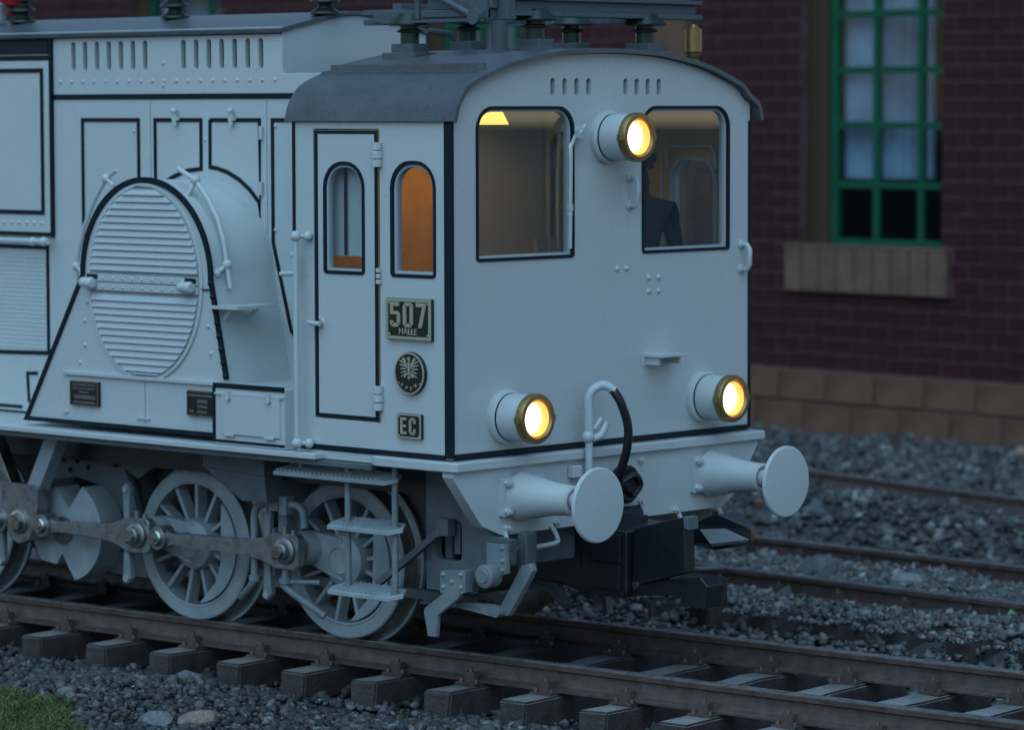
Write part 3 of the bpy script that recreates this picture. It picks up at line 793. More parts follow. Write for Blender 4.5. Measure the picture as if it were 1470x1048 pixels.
def fontmesh(txt, size, mx, m, name, parent, ext=.004):
    cu = bpy.data.curves.new('txt', 'FONT'); cu.body = txt; cu.size = size; cu.extrude = ext; cu.align_x = 'CENTER'; cu.resolution_u = 2
    ob = bpy.data.objects.new('txt', cu); COL.objects.link(ob)
    dg = bpy.context.evaluated_depsgraph_get(); dg.update()
    me = bpy.data.meshes.new_from_object(ob.evaluated_get(dg)); COL.objects.unlink(ob); bpy.data.objects.remove(ob); bpy.data.curves.remove(cu)
    me.transform(mx); me.name = name; me.materials.clear(); me.materials.append(M[m])
    return link(name, me, parent)
SIDEM = lambda x, z, y=-.03: Matrix.Translation((x, y, z)) @ Matrix.Rotation(R(90), 4, 'X')
np_ = P('number_plate', MB().box(-.548, -.150, -.024, 0, 2.072, 2.332), 'plate', bev=.003)
pf = MB(); frame(pf, rect(-.546, -.152, 2.074, 2.330), .02, 'side', -.032, -.022); P('plate_border', pf, 'letter', np_, bev=.002)
for i, ch in enumerate('507'):
    P('numeral', strokes(MB(), DIG[ch], -.505 + i * .113, 2.152, .155, -.024), 'letter', np_, smooth=False)
fontmesh('HALLE', .056, SIDEM(-.349, 2.106), 'letter', 'lettering', np_)
P('screws', rivets([(x, -.024, z) for x in (-.518, -.180) for z in (2.104, 2.300)], (0, -1, 0), .010, .008), 'letter', np_)
ec = P('class_plate', MB().box(-.456, -.244, -.022, 0, 1.453, 1.609), 'plate', bev=.003)
pf = MB(); frame(pf, rect(-.454, -.246, 1.455, 1.607), .01, 'side', -.028, -.02); P('plate_border', pf, 'letter', ec, bev=.001)
for i, ch in enumerate('EC'): P('letter', strokes(MB(), DIG[ch], -.422 + i * .077, 1.480, .105, -.022), 'letter', ec, smooth=False)
P('screws', rivets([(x, -.022, z) for x in (-.438, -.262) for z in (1.47, 1.592)], (0, -1, 0), .008, .006), 'letter', ec)
cr = P('crest_plate', MB().prism(ellipse(-.342, 1.863, .132, .134, 48), 'side', -.026, 0), 'plate', bev=.003)
P('plate_border', MB().prism(ellipse(-.342, 1.863, .130, .132, 48), 'side', -.032, -.024, [ellipse(-.342, 1.863, .120, .122, 48)]), 'letter', cr)
eg = MB(); cxx, czz = -.342, 1.885
def ep(pts, mir=False):
    q = [(cxx + (-a if mir else a) * .001, czz + b * .001) for a, b in pts]
    eg.prism(ccw(q), 'side', -.033, -.025)
for mir in (False, True):
    ep([(8, 40), (22, 34), (30, 62), (44, 78), (62, 72), (56, 58), (44, 54), (36, 30), (20, 12), (9, 16)], mir)
    for k in range(5):
        a = R(48 - 24 * k); bx, bz = 30 + 8 * math.cos(k), 38 - 15 * k
        ep([(bx, bz + 6), (bx + 46 * math.cos(a * .55), bz + 34 * math.sin(a * .75) + 2), (bx + 50 * math.cos(a * .55), bz + 34 * math.sin(a * .75) - 5), (bx, bz - 5)], mir)
    ep([(14, -18), (34, -30), (44, -46), (38, -50), (26, -42), (8, -28)], mir)
ep([(-9, 50), (9, 50), (13, 20), (8, -20), (0, -34), (-8, -20), (-13, 20)])
ep([(-6, 56), (8, 56), (10, 74), (4, 84), (-6, 80), (-20, 74), (-10, 68)])
ep([(0, -34), (16, -52), (6, -50), (0, -62), (-6, -50), (-16, -52)])
P('eagle_emblem', eg, 'letter', cr, smooth=False)
for i, ch in enumerate('KPEV'):
    a = R(-128 + i * 25); q = fontmesh(ch, .034, Matrix.Translation((cxx + .098 * math.cos(a), -.03, czz - .022 + .098 * math.sin(a))) @ Matrix.Rotation(-(a + R(90)), 4, 'Y') @ Matrix.Rotation(R(90), 4, 'X') @ Matrix.Translation((0, -.008, 0)), 'letter', 'lettering', cr)
P('screws', rivets([(cxx + s * .092, -.026, 1.80) for s in (-1, 1)], (0, -1, 0), .007, .006), 'letter', cr)

# --- footplate, running board
P('footplate', MB().prism([(-.66, -.045), (-.60, -.075), (.07, -.075), (.095, -.05), (.095, W + .06), (-1.4, W + .06), (-1.4, .002), (-.68, .002)], 'top', 1.268, 1.330), 'paint', bev=.012)
P('running_board', MB().box(-12, -1.13, -.095, W + .06, 1.272, 1.314), 'paint', bev=.010)
P('running_board_sill', MB().box(-12, -.66, -.06, .0, 1.235, 1.268), 'frame', bev=.004)
# --- buffer beam
beam = P('buffer_beam', MB().prism([(-.05, 1.266), (-.05, 1.235), (.205, .915), (.39, .838), (2.55, .838), (2.70, .93), (2.93, 1.235), (2.93, 1.266)], 'front', -.04, .055), 'paint', bev=.006)
def bolt(mb, x, y, z, r=.026):
    mb.cyl((x, y, z), (x + .028, y, z), r, r * .92, 6); mb.cyl((x + .028, y, z), (x + .045, y, z), r * .5, seg=8)
for y, z in ((1.702, 1.221), (1.702, .951), (2.06, .86), (2.484, .86), (.885, .88), (.43, .885), (1.04, 1.20)):
    b_ = MB(); bolt(b_, .053, y, z); P('bolt', b_, 'paint', beam, smooth=False)
# --- buffers
def buffer(y, z=1.078):
    bp_ = P('buffer', MB().prism(rrect(y - .195, y + .195, z - .118, z + .130, .012), 'front', .055, .088), 'paint', bev=.006)
    P('housing', MB().lathe([(0, .158), (.04, .148), (.12, .132), (.24, .108), (.34, .099), (.40, .096), (.43, .097), (.44, .082), (.43, .062)], (.086, y, z), (1, 0, 0), 32), 'paint', bp_)
    P('rib', MB().prism([(.088, z + .128), (.14, z + .126), (.36, z + .10), (.36, z + .08), (.088, z + .09)], 'side', y - .012, y + .012), 'paint', bp_, bev=.006)
    P('plunger', MB().lathe([(0, .056), (.19, .056), (.20, .07)], (.50, y, z), (1, 0, 0), 24), 'pale', bp_)
    P('buffer_head', MB().lathe([(0, 0), (0, .07), (.012, .228), (.02, .236), (.032, .235), (.04, .226), (.046, .12), (.048, 0)], (.685, y, z - .012), (1, 0, 0), 56), 'paint', bp_)
    for sy in (-.155, .155):
        for sz in (-.085, .095):
            b_ = MB(); bolt(b_, .087, y + sy, z + sz, .028); P('bolt', b_, 'paint', bp_, smooth=False)
buffer(.556); buffer(2.408)
# shunter's loops under the beam
for y0, y1 in ((.41, .86), (2.08, 2.50)):
    P('shunting_handle', MB().tube([(.06, y0, .865), (.085, y0 + .005, .80), (.10, y0 + .05, .752), (.10, y1 - .04, .752), (.095, y1, .79), (.06, y1 - .02, .865)], .016, 8, smooth=4), 'paint')
# --- brake pipe with hose
pipe = P('brake_pipe', MB().tube([(.13, 1.125, .98), (.13, 1.125, 1.42)], .025, 12).cyl((.13, 1.125, 1.42), (.13, 1.125, 1.545), .032, seg=14).tube([(.13, 1.125, 1.53), (.13, 1.125, 1.66), (.15, 1.15, 1.72), (.19, 1.205, 1.745), (.24, 1.25, 1.71)], .030, 14, smooth=5), 'paint')
P('cock', MB().ball((.13, 1.115, 1.415), .042).tube([(.13, 1.12, 1.40), (.16, 1.20, 1.42), (.17, 1.25, 1.50)], .026, 10, smooth=4).tube([(.14, 1.16, 1.46), (.16, 1.215, 1.53)], .018, 8), 'paint', pipe)
P('clip', MB().box(.055, .11, 1.00, 1.09, 1.155, 1.235), 'paint', pipe, bev=.01)
P('hose', MB().tube([(.22, 1.235, 1.73), (.27, 1.27, 1.64), (.29, 1.32, 1.48), (.27, 1.33, 1.32), (.20, 1.34, 1.16), (.12, 1.40, 1.06)], .029, 14, smooth=6), 'rubber', pipe)
boss = P('hose_coupling', MB().lathe([(0, .125), (.05, .125), (.065, .105), (.06, .07), (.09, .05), (.09, 0)], (.055, 1.53, 1.075), (1, 0, 0), 28), 'rubber')
P('coupling_claw', MB().tube([(.12, 1.47, 1.10), (.16, 1.54, 1.14), (.15, 1.60, 1.07), (.13, 1.55, 1.0)], .022, 8, smooth=4), 'black', boss)

# --- automatic coupler (black)
cp = P('coupler', MB().prism([(-.45, .44), (-.20, .44), (.05, .39), (.36, .385), (.40, .42), (.40, .82), (.10, .84), (-.45, .86)], 'side', 1.18, 1.72), 'black', bev=.012)
P('coupler_top', MB().cyl((.02, 1.25, .86), (.02, 1.70, .86), .075, seg=20).box(.0, .2, 1.28, 1.62, .83, .875), 'black', cp)
P('slot', MB().box(-.03, .015, 1.170, 1.183, .56, .80), 'plate', cp, smooth=False)
P('side_cover', MB().box(.12, .36, 1.155, 1.182, .44, .60).box(.12, .36, 1.16, 1.182, .615, .80), 'black', cp, bev=.006)
def hexa(pts): return MB().add(pts, [(0, 1, 2, 3), (7, 6, 5, 4), (0, 4, 5, 1), (1, 5, 6, 2), (2, 6, 7, 3), (3, 7, 4, 0)])
P('left_jaw', hexa([(.40, 1.23, .46), (.90, 1.17, .60), (.89, 1.16, .955), (.44, 1.21, .845), (.40, 1.33, .46), (.90, 1.27, .60), (.89, 1.26, .955), (.44, 1.33, .845)]), 'black', cp, bev=.008)
P('jaw_lip', hexa([(.892, 1.165, .88), (.915, 1.185, .87), (.912, 1.18, .948), (.89, 1.16, .958), (.892, 1.26, .88), (.915, 1.28, .87), (.912, 1.28, .948), (.89, 1.26, .958)]), 'frame', cp, bev=.003)
P('upper_jaw', MB().add([(.62, 1.52, .73), (.66, 1.50, .86), (.86, 1.52, .94), (1.09, 1.58, .855), (1.10, 1.58, .775), (.86, 1.50, .71), (.62, 1.80, .73), (.66, 1.80, .86), (.82, 1.80, .93), (1.0, 1.72, .86), (1.02, 1.72, .78), (.82, 1.80, .70)],
     [(0, 1, 7, 6), (1, 2, 8, 7), (2, 3, 9, 8), (3, 4, 10, 9), (4, 5, 11, 10), (5, 0, 6, 11), (0, 5, 4, 1), (1, 4, 3, 2), (6, 7, 10, 11), (7, 8, 9, 10)]), 'black', cp, smooth=False)
P('ramp', hexa([(.74, 1.50, .835), (.92, 1.54, .85), (1.085, 1.575, .79), (.86, 1.46, .755), (.74, 1.51, .815), (.92, 1.55, .83), (1.085, 1.585, .77), (.86, 1.48, .735)]), 'frame', cp)
P('hook', MB().tube([(.66, 1.42, .80), (.68, 1.42, .62), (.74, 1.46, .585), (.90, 1.58, .60)], .016, 8, smooth=4).box(.60, .66, 1.30, 1.42, .50, .78), 'frame', cp)
P('tongue', MB().prism([(.38, .40), (.80, .44), (.80, .375), (1.0, .375), (1.02, .52), (.96, .575), (.80, .54), (.38, .50)], 'side', 1.24, 1.40), 'black', cp, bev=.008)
P('tongue_tip', MB().box(.90, .985, 1.40, 1.48, .38, .52).box(.5, .9, 1.40, 1.62, .50, .53), 'black', cp, bev=.006)
P('screw', MB().cyl((.44, 1.245, .475), (.44, 1.215, .475), .032, .026, 12), 'bright', cp)

# --- front frame, guard irons, front brake gear
fp_hole = rrect(-.44, -.205, .66, .92, .04)
P('front_frame_plate', MB().prism([(-.52, .46), (-.12, .46), (-.10, .56), (-.02, .66), (.06, .68), (.20, .68), (.22, .83), (.03, .84), (-.02, 1.234), (-.52, 1.234)], 'side', .30, .36, [fp_hole]), 'frame')
P('frame_stay', MB().box(-.42, -.36, .37, .40, .66, .92).box(-.30, -.25, .33, .38, .70, .93), 'frame')
P('frame_cross_plate', MB().box(-.08, -.04, .36, W - .36, .62, 1.24), 'frame', smooth=False)
P('front_post', MB().box(.12, .20, .46, .56, .60, .86), 'frame', bev=.01)
P('brake_pull', MB().bar([(-.86, .20, .47), (-.36, .24, .83), (-.33, .24, .84)], .045, .045).box(-.37, -.26, .225, .30, .82, .93), 'frame', bev=.006)
def guard_iron(y, s):
    gi = P('guard_iron', MB().prism([(-.335, .455), (-.115, .475), (-.115, .62), (-.335, .60)], 'side', y - .02, y + .05), 'mid', bev=.006)
    P('arm', MB().prism([(-.27, .47), (-.13, .475), (-.15, .44), (-.33, .315), (-.345, .175), (-.42, .175), (-.455, .33), (-.445, .355)], 'side', y - .045, y - .012), 'mid', gi, bev=.006)
    P('rivets', rivets([(x, y - .02, z) for x, z in ((-.30, .58), (-.30, .50), (-.225, .54), (-.15, .59), (-.15, .51))], (0, -1, 0), .016, .016), 'under', gi)
guard_iron(.25, 1)
bg = P('brake_hanger_bracket', MB().prism([(.02, .60), (.15, .60), (.15, .80), (.02, .80)], 'side', .285, .299).prism([(.14, .60), (.20, .62), (.20, .80), (.14, .80)], 'side', .27, .31), 'mid', bev=.004)
P('pivot', MB().lathe([(0, .075), (.09, .075), (.10, .06), (.10, .045), (.11, .04), (.11, 0)], (.07, .30, .60), (0, -1, 0), 24), 'mid', bg)
P('bolts', rivets([(x, .30 - (.03 if x > .14 else 0), z) for x, z in ((.04, .77), (.12, .76), (.172, .78), (.172, .70), (.172, .64))], (0, -1, 0), .016, .016), 'mid', bg)
P('lever', MB().prism([(.225, .665), (.30, .685), (.325, .64), (.30, .60), (.115, .335), (.03, .335), (.04, .385)], 'side', .38, .43), 'mid', bg, bev=.008)
P('link', MB().prism([(-.30, .355), (.03, .325), (.085, .345), (.08, .395), (.02, .405), (-.30, .395)], 'side', .34, .372).cyl((.055, .44, .362), (.055, .32, .362), .036, seg=16), 'mid', bg, bev=.004)
P('rail_guard', MB().bar([(-.66, 1.95, .30), (-.50, 2.0, .30), (-.48, 2.0, .12)], .07, .05, (1, .01, .1)), 'frame', bev=.006)
P('rail_guard', MB().bar([(-.80, 1.55, .34), (-.62, 1.6, .32), (-.50, 1.62, .22)], .10, .05, (.1, .01, 1)), 'frame', bev=.006)

# --- steps below the door
TILT = .26
def tilted(pts, z, t):
    """plate with plan outline pts, rising toward the frame"""
    n_ = len(pts); vs = [(x, y, z + y * TILT) for x, y in pts] + [(x, y, z + t + y * TILT) for x, y in pts]
    return MB().add(vs, [tuple(range(n_)), tuple(range(2 * n_ - 1, n_ - 1, -1))] + [(i, (i + 1) % n_, n_ + (i + 1) % n_, n_ + i) for i in range(n_)])
def treads(x0, x1, y0, y1, z, n):
    mb = MB()
    for k in range(n):
        x = x0 + (x1 - x0) * k / n
        q = tilted([(x, y0 + .01), (x + .017, y0 + .01), (x + .058, y1 - .01), (x + .041, y1 - .01)], z, .014); mb.add(q.v, q.f)
    return mb
st = P('cab_steps', tilted([(-1.62, .0), (-.60, .0), (-.54, .07), (-.58, .15), (-1.60, .15)], 1.135, .028), 'under', bev=.005)
P('tread', treads(-1.60, -.66, 0, .15, 1.162, 24), 'under', st, smooth=False)
for zc in (.835, .415):
    s2 = P('step', tilted([(-1.12, .0), (-.575, .0), (-.50, .07), (-.56, .16), (-1.12, .16), (-1.15, .07)], zc - .016, .028), 'under', st, bev=.005)
    P('tread', treads(-1.09, -.64, 0, .16, zc + .0115, 11), 'under', st, smooth=False)
for x, z0 in ((-1.00, .40), (-.575, .40)):
    P('step_post', MB().tube([(x, .075, z0), (x, .075, 1.27)], .021, 12).cyl((x, .075, .85), (x, .075, .88), .032, seg=12).cyl((x, .075, .428), (x, .075, .455), .032, seg=12), 'mid', st)
P('step_post', MB().tube([(-1.43, .075, 1.17), (-1.43, .075, 1.27)], .021, 10), 'mid', st)

# --- bogie: everything that turns with the track
PIV = Vector((-2.26, 1.45, 0))
BG = Matrix.Translation(PIV) @ Matrix.Rotation(TH, 4, 'Z') @ Matrix.Translation(-PIV)
def Pb(name, mb, m, parent=None, **k):
    return part(name, mb, m, parent or LOCO, matrix=None if parent else BG, **k)
CR = (-.272, .068)                                  # crank throw
ZC = .528
def wheel(xc, yf, s, detail=True):
    """s=-1: outer face looks to -y"""
    o = (xc, yf, ZC); ax = (0, -s, 0) if False else (0, 1 if s < 0 else -1, 0)
    w = Pb('wheel', MB().lathe([(0, .425), (0, .512), (.008, .522), (.13, .525), (.135, .575), (.155, .58), (.165, .56), (.165, .43), (.15, .425), (0, .425)], o, ax, 64), 'under')
    Pb('tyre', MB().lathe([(.012, .5235), (.128, .5285), (.137, .578), (.156, .583), (.167, .562), (.167, .47)], o, ax, 64), 'steel', w)
    Pb('rim_groove', MB().lathe([(-.002, .418), (-.006, .43), (-.002, .436)], o, ax, 56), 'under', w)
    hub = MB().lathe([(-.045, 0), (-.045, .075), (-.05, .085), (-.06, .088), (-.052, .095), (-.02, .165), (.02, .18), (.16, .18)], o, ax, 36)
    Pb('hub', hub, 'under', w)
    n = 13
    for k in range(n):
        a = 2 * math.pi * k / n + .12
        d = Vector((math.cos(a), 0, math.sin(a))); c = Vector(o) + Vector(ax) * .07
        mb = MB().bar([c + d * .15, c + d * .435], .10, .030, d.cross(Vector((0, 1, 0))))
        Pb('spoke', mb, 'under', w, bev=.008)
    if detail:
        # crescent counterweight opposite the crank
        pts = [(xc + .405 * math.cos(R(a)), ZC + .405 * math.sin(R(a))) for a in np.linspace(-82, 48, 26)] + [(xc + .205 + .06 * math.sin(R(t)), ZC + z) for t, z in ((90, .22), (90, .05), (60, -.12), (0, -.25))]
        Pb('counterweight', MB().prism(ccw(pts), 'side', yf - .012, yf + .07), 'under', w, bev=.01)
        # crank boss out to the rod
        px, pz = xc + CR[0], ZC + CR[1]
        Pb('crank', MB().prism([(xc + .02, ZC + .15), (px - .01, pz + .115), (px - .10, pz + .05), (px - .10, pz - .06), (px - .01, pz - .115), (xc + .02, ZC - .15)], 'side', yf - .05, yf + .06), 'under', w, bev=.02)
        Pb('crank_boss', MB().lathe([(0, .115), (-.10, .115), (-.13, .105), (-.13, .06)], (px, yf - .02, pz), (0, 1, 0), 28), 'under', w)
        Pb('crank_pin', MB().cyl((px, yf - .14, pz), (px, yf - .27, pz), .075, seg=24), 'steel', w)
    return w
XW = (-1.605, -2.995, -5.34)
YF = .535
for xw in XW:
    wheel(xw, YF, -1); wheel(xw, W - YF, 1, False)
    Pb('axle', MB().cyl((xw, YF + .1, ZC), (xw, W - YF - .1, ZC), .09, seg=18), 'under')
# jackshaft with counterweight disc
XJ = -4.165
jp = ellipse(XJ, ZC + .02, .36, .36, 44, -112, 78)
jp = [(XJ + .36 * math.cos(R(a)), ZC + .02 + .36 * math.sin(R(a))) for a in np.linspace(-76, 62, 26)] + [(XJ + .03, ZC + .17), (XJ - .10, ZC + .32), (XJ - .22, ZC + .29), (XJ - .33, ZC + .12), (XJ - .34, ZC - .08), (XJ - .25, ZC - .21), (XJ - .10, ZC - .23), (XJ - .04, ZC - .15)]
jack = Pb('jackshaft_counterweight', MB().prism(ccw(jp), 'side', YF - .10, YF + .12), 'under', bev=.015)
Pb('jackshaft', MB().cyl((XJ, YF + .13, ZC), (XJ, W - .6, ZC), .10, seg=20), 'under', jack)
Pb('shaft_end', MB().lathe([(0, .10), (.02, .10), (.03, .06), (.03, 0)], (XJ - .02, YF - .10, ZC + .02), (0, -1, 0), 24), 'steel', jack)
Pb('crank_pin', MB().cyl((XJ + CR[0], YF, ZC + CR[1]), (XJ + CR[0], YF - .27, ZC + CR[1]), .075, seg=20), 'steel', jack)
# coupling rods
YR0, YR1 = YF - .30, YF - .20                       # rod thickness range
pz = ZC + CR[1]
def rod(name, xa, xb, ha=.10, block=.116, eye=.076):
    """from the knuckle eye at xa (left) to the big end block at xb (right)"""
    L = xb - xa
    up = [(xa + .07, .052), (xa + .12, .036), (xa + .30, .041), (xb - .36, .050), (xb - .24, .068), (xb - block - .02, block - .02), (xb - block + .02, block), (xb + block - .03, block), (xb + block, block - .03)]
    pts = [(x, pz + h) for x, h in up] + [(x, pz - h - .005) for x, h in reversed(up)]
    r = Pb(name, MB().prism(ccw(pts), 'side', YR0 + .018, YR1 - .018), 'steel', bev=.008)
    Pb('eye', MB().prism(ellipse(xa, pz, eye, eye + .005, 28), 'side', YR0 - .006, YR1 + .006), 'steel', r, bev=.008)
    Pb('eye_pin', MB().lathe([(0, .055), (.018, .055), (.028, .045), (.028, .028), (.036, .024), (.036, 0)], (xa, YR0 - .006, pz), (0, -1, 0), 20), 'bright', r)
    Pb('big_end_cap', MB().lathe([(0, .088), (.012, .088), (.02, .075), (.02, .06), (.05, .056), (.056, .045), (.056, 0)], (xb, YR0 + .012, pz), (0, -1, 0), 28), 'steel', r)
    Pb('nut', MB().cyl((xb, YR0 - .03, pz), (xb, YR0 - .075, pz), .045, .042, 6), 'bright', r, smooth=False)
    Pb('oil_cup', MB().cyl((xb - .03, YR0 + .05, pz + block), (xb - .03, YR0 + .05, pz + block + .045), .022, seg=10), 'steel', r)
    Pb('oil_cup', MB().cyl((xb + .05, YR0 + .05, pz + block), (xb + .05, YR0 + .05, pz + block + .025), .018, seg=8), 'steel', r)
    Pb('wedge', MB().box(xb - .105, xb - .075, YR0 + .004, YR0 + .013, pz - .06, pz - .02), 'plate', r, smooth=False)
    return r
p1, p2, p3 = XW[0] + CR[0], XW[1] + CR[0], XJ + CR[0]
rod('coupling_rod', p2 + .215, p1)
rod('coupling_rod', p3 + .235, p2, block=.12)
# driving frame (grey arms reaching up to the motors) at the jackshaft pin
df = Pb('drive_frame', MB().prism([(p3 - .15, pz - .02), (p3 - .09, pz - .12), (p3 + .0, pz - .15), (p3 + .10, pz - .12), (p3 + .15, pz - .02), (p3 + .19, pz + .13), (p3 + .19, pz + .28), (p3 - .16, pz + .28), (p3 - .18, pz + .10)], 'side', YR0 + .008, YR1 + .02), 'steel', bev=.012)
Pb('arm', MB().prism([(p3 + .06, pz + .25), (p3 + .17, pz + .21), (p3 + .42, pz + .66), (p3 + .30, pz + .70)], 'side', YR0 + .02, YR1 + .03), 'under', df, bev=.008)
Pb('arm', MB().prism([(p3 - .06, pz + .22), (p3 - .16, pz + .20), (p3 - .50, pz + .74), (p3 - .36, pz + .76)], 'side', YR0 + .02, YR1 + .03), 'bright', df, bev=.008)
Pb('pin_cap', MB().lathe([(0, .085), (.015, .085), (.02, .06), (.05, .055), (.05, 0)], (p3, YR0 + .008, pz + .01), (0, -1, 0), 24), 'bright', df)
Pb('left_eye', MB().prism(ellipse(p3 - .21, pz + .01, .085, .09, 24), 'side', YR0, YR1), 'steel', df, bev=.008)
Pb('left_eye_pin', MB().cyl((p3 - .21, YR0, pz + .01), (p3 - .21, YR0 - .03, pz + .01), .055, seg=18), 'bright', df)
# brake hangers
def hanger(x, y, z0, z1):
    h = Pb('brake_hanger', MB().prism([(x - .035, z0 + .06), (x - .042, z0), (x, z0 - .045), (x + .042, z0), (x + .035, z0 + .06), (x + .028, z0 + .16), (x + .028, z1 - .12), (x + .04, z1 - .02), (x, z1 + .04), (x - .04, z1 - .02), (x - .028, z1 - .12), (x - .028, z0 + .16)], 'side', y, y + .05), 'mid', bev=.010)
    Pb('pin', MB().cyl((x, y, z0), (x, y - .012, z0), .026, seg=14), 'under', h)
    Pb('pin', MB().cyl((x, y, z1 - .01), (x, y - .012, z1 - .01), .022, seg=14), 'under', h)
hanger(-3.40, .28, .285, .915); hanger(-4.70, .30, .30, .93); hanger(-2.13, .34, .275, .86)
# sand pipes
Pb('sand_pipe', MB().tube([(-2.05, .33, .885), (-2.15, .33, .885), (-2.22, .33, .83), (-2.23, .33, .70), (-2.23, .33, .40), (-2.26, .33, .33), (-2.42, .40, .225)], .026, 10, smooth=5).cyl((-2.23, .33, .36), (-2.23, .33, .40), .040, seg=12), 'mid')
Pb('sand_pipe', MB().tube([(-2.0, .33, .885), (-1.86, .33, .895), (-1.79, .33, .86), (-1.77, .33, .75)], .026, 10, smooth=5).box(-2.06, -1.98, .29, .37, .85, .93).box(-1.965, -1.90, .29, .37, .83, .95), 'mid')
Pb('sand_pipe', MB().tube([(-1.90, .31, .56), (-1.93, .31, .40), (-1.92, .31, .34), (-1.66, .40, .165)], .026, 10, smooth=4).cyl((-1.93, .31, .37), (-1.93, .31, .41), .042, seg=12).cyl((-1.93, .31, .38), (-1.70, .40, .385), .018, seg=8), 'mid')
Pb('cable', MB().tube([(-2.08, .33, .55), (-2.0, .28, .50), (-1.98, .3, .60), (-2.0, .33, .70)], .008, 6, smooth=4), 'line')
Pb('cylinder_block', MB().box(-2.16, -2.09, .37, .45, .40, .72).box(-2.08, -2.0, .40, .48, .45, .84), 'mid', bev=.008)
# gusset under the running board
P('sand_box', MB().prism([(-2.52, 1.236), (-1.92, 1.236), (-1.92, 1.09), (-2.52, 1.115)], 'side', .20, .62).prism([(-2.52, 1.114), (-1.92, 1.089), (-1.90, .915), (-2.14, .91)], 'side', .202, .618), 'frame', bev=.006)
P('main_frame', MB().prism([(-8, .50), (-6.2, .42), (-4.6, .42), (-3.6, .42), (-3.4, .62), (-2.6, .62), (-2.4, .45), (-.95, .45), (-.95, 1.25), (-8, 1.25)], 'side', .80, .86), 'frame', smooth=False)
P('main_frame', MB().prism([(-8, .50), (-.95, .45), (-.95, 1.25), (-8, 1.25)], 'side', W - .86, W - .80), 'frame', smooth=False)
br = P('hornblock', MB().prism([(-4.62, .90), (-4.50, 1.0), (-4.42, 1.234), (-4.20, 1.234), (-4.20, 1.09), (-4.16, 1.05), (-3.90, 1.05), (-3.86, 1.09), (-3.86, 1.234), (-3.10, 1.234), (-3.35, 1.05), (-3.55, .93), (-3.70, 1.0), (-3.62, .85), (-3.55, .66), (-3.64, .60), (-3.78, .76), (-3.95, .86), (-4.2, .90), (-4.5, .86)], 'side', .52, .58), 'frame', bev=.006)
P('rivets', rivets([(x, .52, z) for x, z in ((-4.35, 1.02), (-4.28, .95), (-4.20, 1.02), (-4.08, .98), (-3.78, 1.02), (-3.66, 1.1), (-3.4, 1.14))], (0, -1, 0), .022, .02), 'line', br)
P('motor_casing', MB().lathe([(0, .38), (1.6, .38), (1.6, 0)], (-4.0, .62, .80), (0, 1, 0), 32), 'frame')
P('brake_rigging', MB().bar([(-7, .62, .38), (-.4, .62, .36)], .05, .06).box(-4.2, -3.3, .55, .68, .24, .40), 'frame')
P('underframe', MB().box(-12, -.04, .36, W - .36, 1.05, 1.235), 'black', smooth=False)
P('bogie_tray', MB().box(-5, -.9, 1.0, 1.9, .30, 1.0), 'black', smooth=False)

# ------------------------------------------------------------------ machine room (set back from the cab side)
YB = .58; YB2 = 1.95; XE = -2.12
# side wall with slots
sl = []
for x0, x1 in ((-4.27, -3.503), (-3.106, -2.33)):
    for k in range(7):
        x = x0 + (x1 - x0) * k / 6; sl.append(rrect(x - .023, x + .023, 3.782, 3.986, .022))
body = P('machine_room_wall', MB().prism([(-12, 1.33), (-1.42, 1.33), (-1.42, 3.75), (XE, 3.75), (XE, 4.06), (-12, 4.06)], 'side', YB, YB + .04, sl), 'paint', bev=.004)
P('slot_backing', MB().box(-4.4, -2.25, YB + .12, YB + .13, 3.74, 4.0), 'dark', body, smooth=False)
ER = [(YB - .045, 4.045), (YB + .2, 4.10), (YB + .45, 4.15), (1.265, 4.175), (YB2 - .45, 4.15), (YB2 - .2, 4.10), (YB2 + .045, 4.045)]
ERS = smooth_poly(ER, 4); ERI = shift_profile(ERS, .028)
P('machine_room_roof', MB().prism(ERS + ERI[::-1], 'front', -12, XE + .02), 'roof', bev=.004)
P('eave_lining', MB().box(-12, XE - .001, YB - .010, YB, 4.012, 4.036), 'line', smooth=False)
ew = [p for p in shift_profile(ERS, .03) if YB + .002 < p[0] < YB2 - .002]
P('machine_room_end', MB().prism(ccw([(YB + .041, 3.4), (YB2, 3.4), (YB2, ew[-1][1])] + [p for p in ew if p[0] > YB + .043][::-1] + [(YB + .041, ew[0][1])]), 'front', XE - .04, XE), 'paint', bev=.004)
P('machine_room_far_wall', MB().box(-12, XE - .041, YB2 - .04, YB2, 1.33, 4.05), 'paint', smooth=False)
# lining (painted borders stand a hair proud)
def lin(name, pts, w, closed=False, y=YB, m='line'):
    mb = MB()
    if closed: frame(mb, pts, w, 'side', y - .007, y)
    else: openstrip(mb, pts, w, 'side', y - .007, y)
    return P(name, mb, m, smooth=False)
P('lining_band', MB().box(-4.50, -1.43, YB - .008, YB, 3.581, 3.618), 'line', smooth=False)
hatch = lambda pts, nm='hatch_lining', w=.027: lin(nm, pts, w)
hatch([(-4.172, 2.60), (-4.172, 3.438), (-3.574, 3.438), (-3.574, 2.95)])
hatch([(-3.40, 2.95), (-3.40, 3.438), (-2.928, 3.438), (-2.928, 3.105), (-3.08, 3.09), (-3.22, 3.045), (-3.32, 3.0)])
hatch([(-2.835, 3.438), (-2.342, 3.438), (-2.342, 2.80)] + [(-2.888 + .722 * math.cos(R(a)), 2.41 + .71 * math.sin(R(a))) for a in (42, 52, 62, 72, 80, 86)] + [(-2.835, 3.438)])
hatch([(-1.43, 3.438), (-2.216, 3.438), (-2.216, 2.62), (-2.045, 2.03), (-1.95, 1.95)])
P('seam', MB().box(-3.452, -3.446, YB - .003, YB, 2.9, 3.575).box(-2.275, -2.269, YB - .003, YB, 2.4, 3.575), 'under', smooth=False)
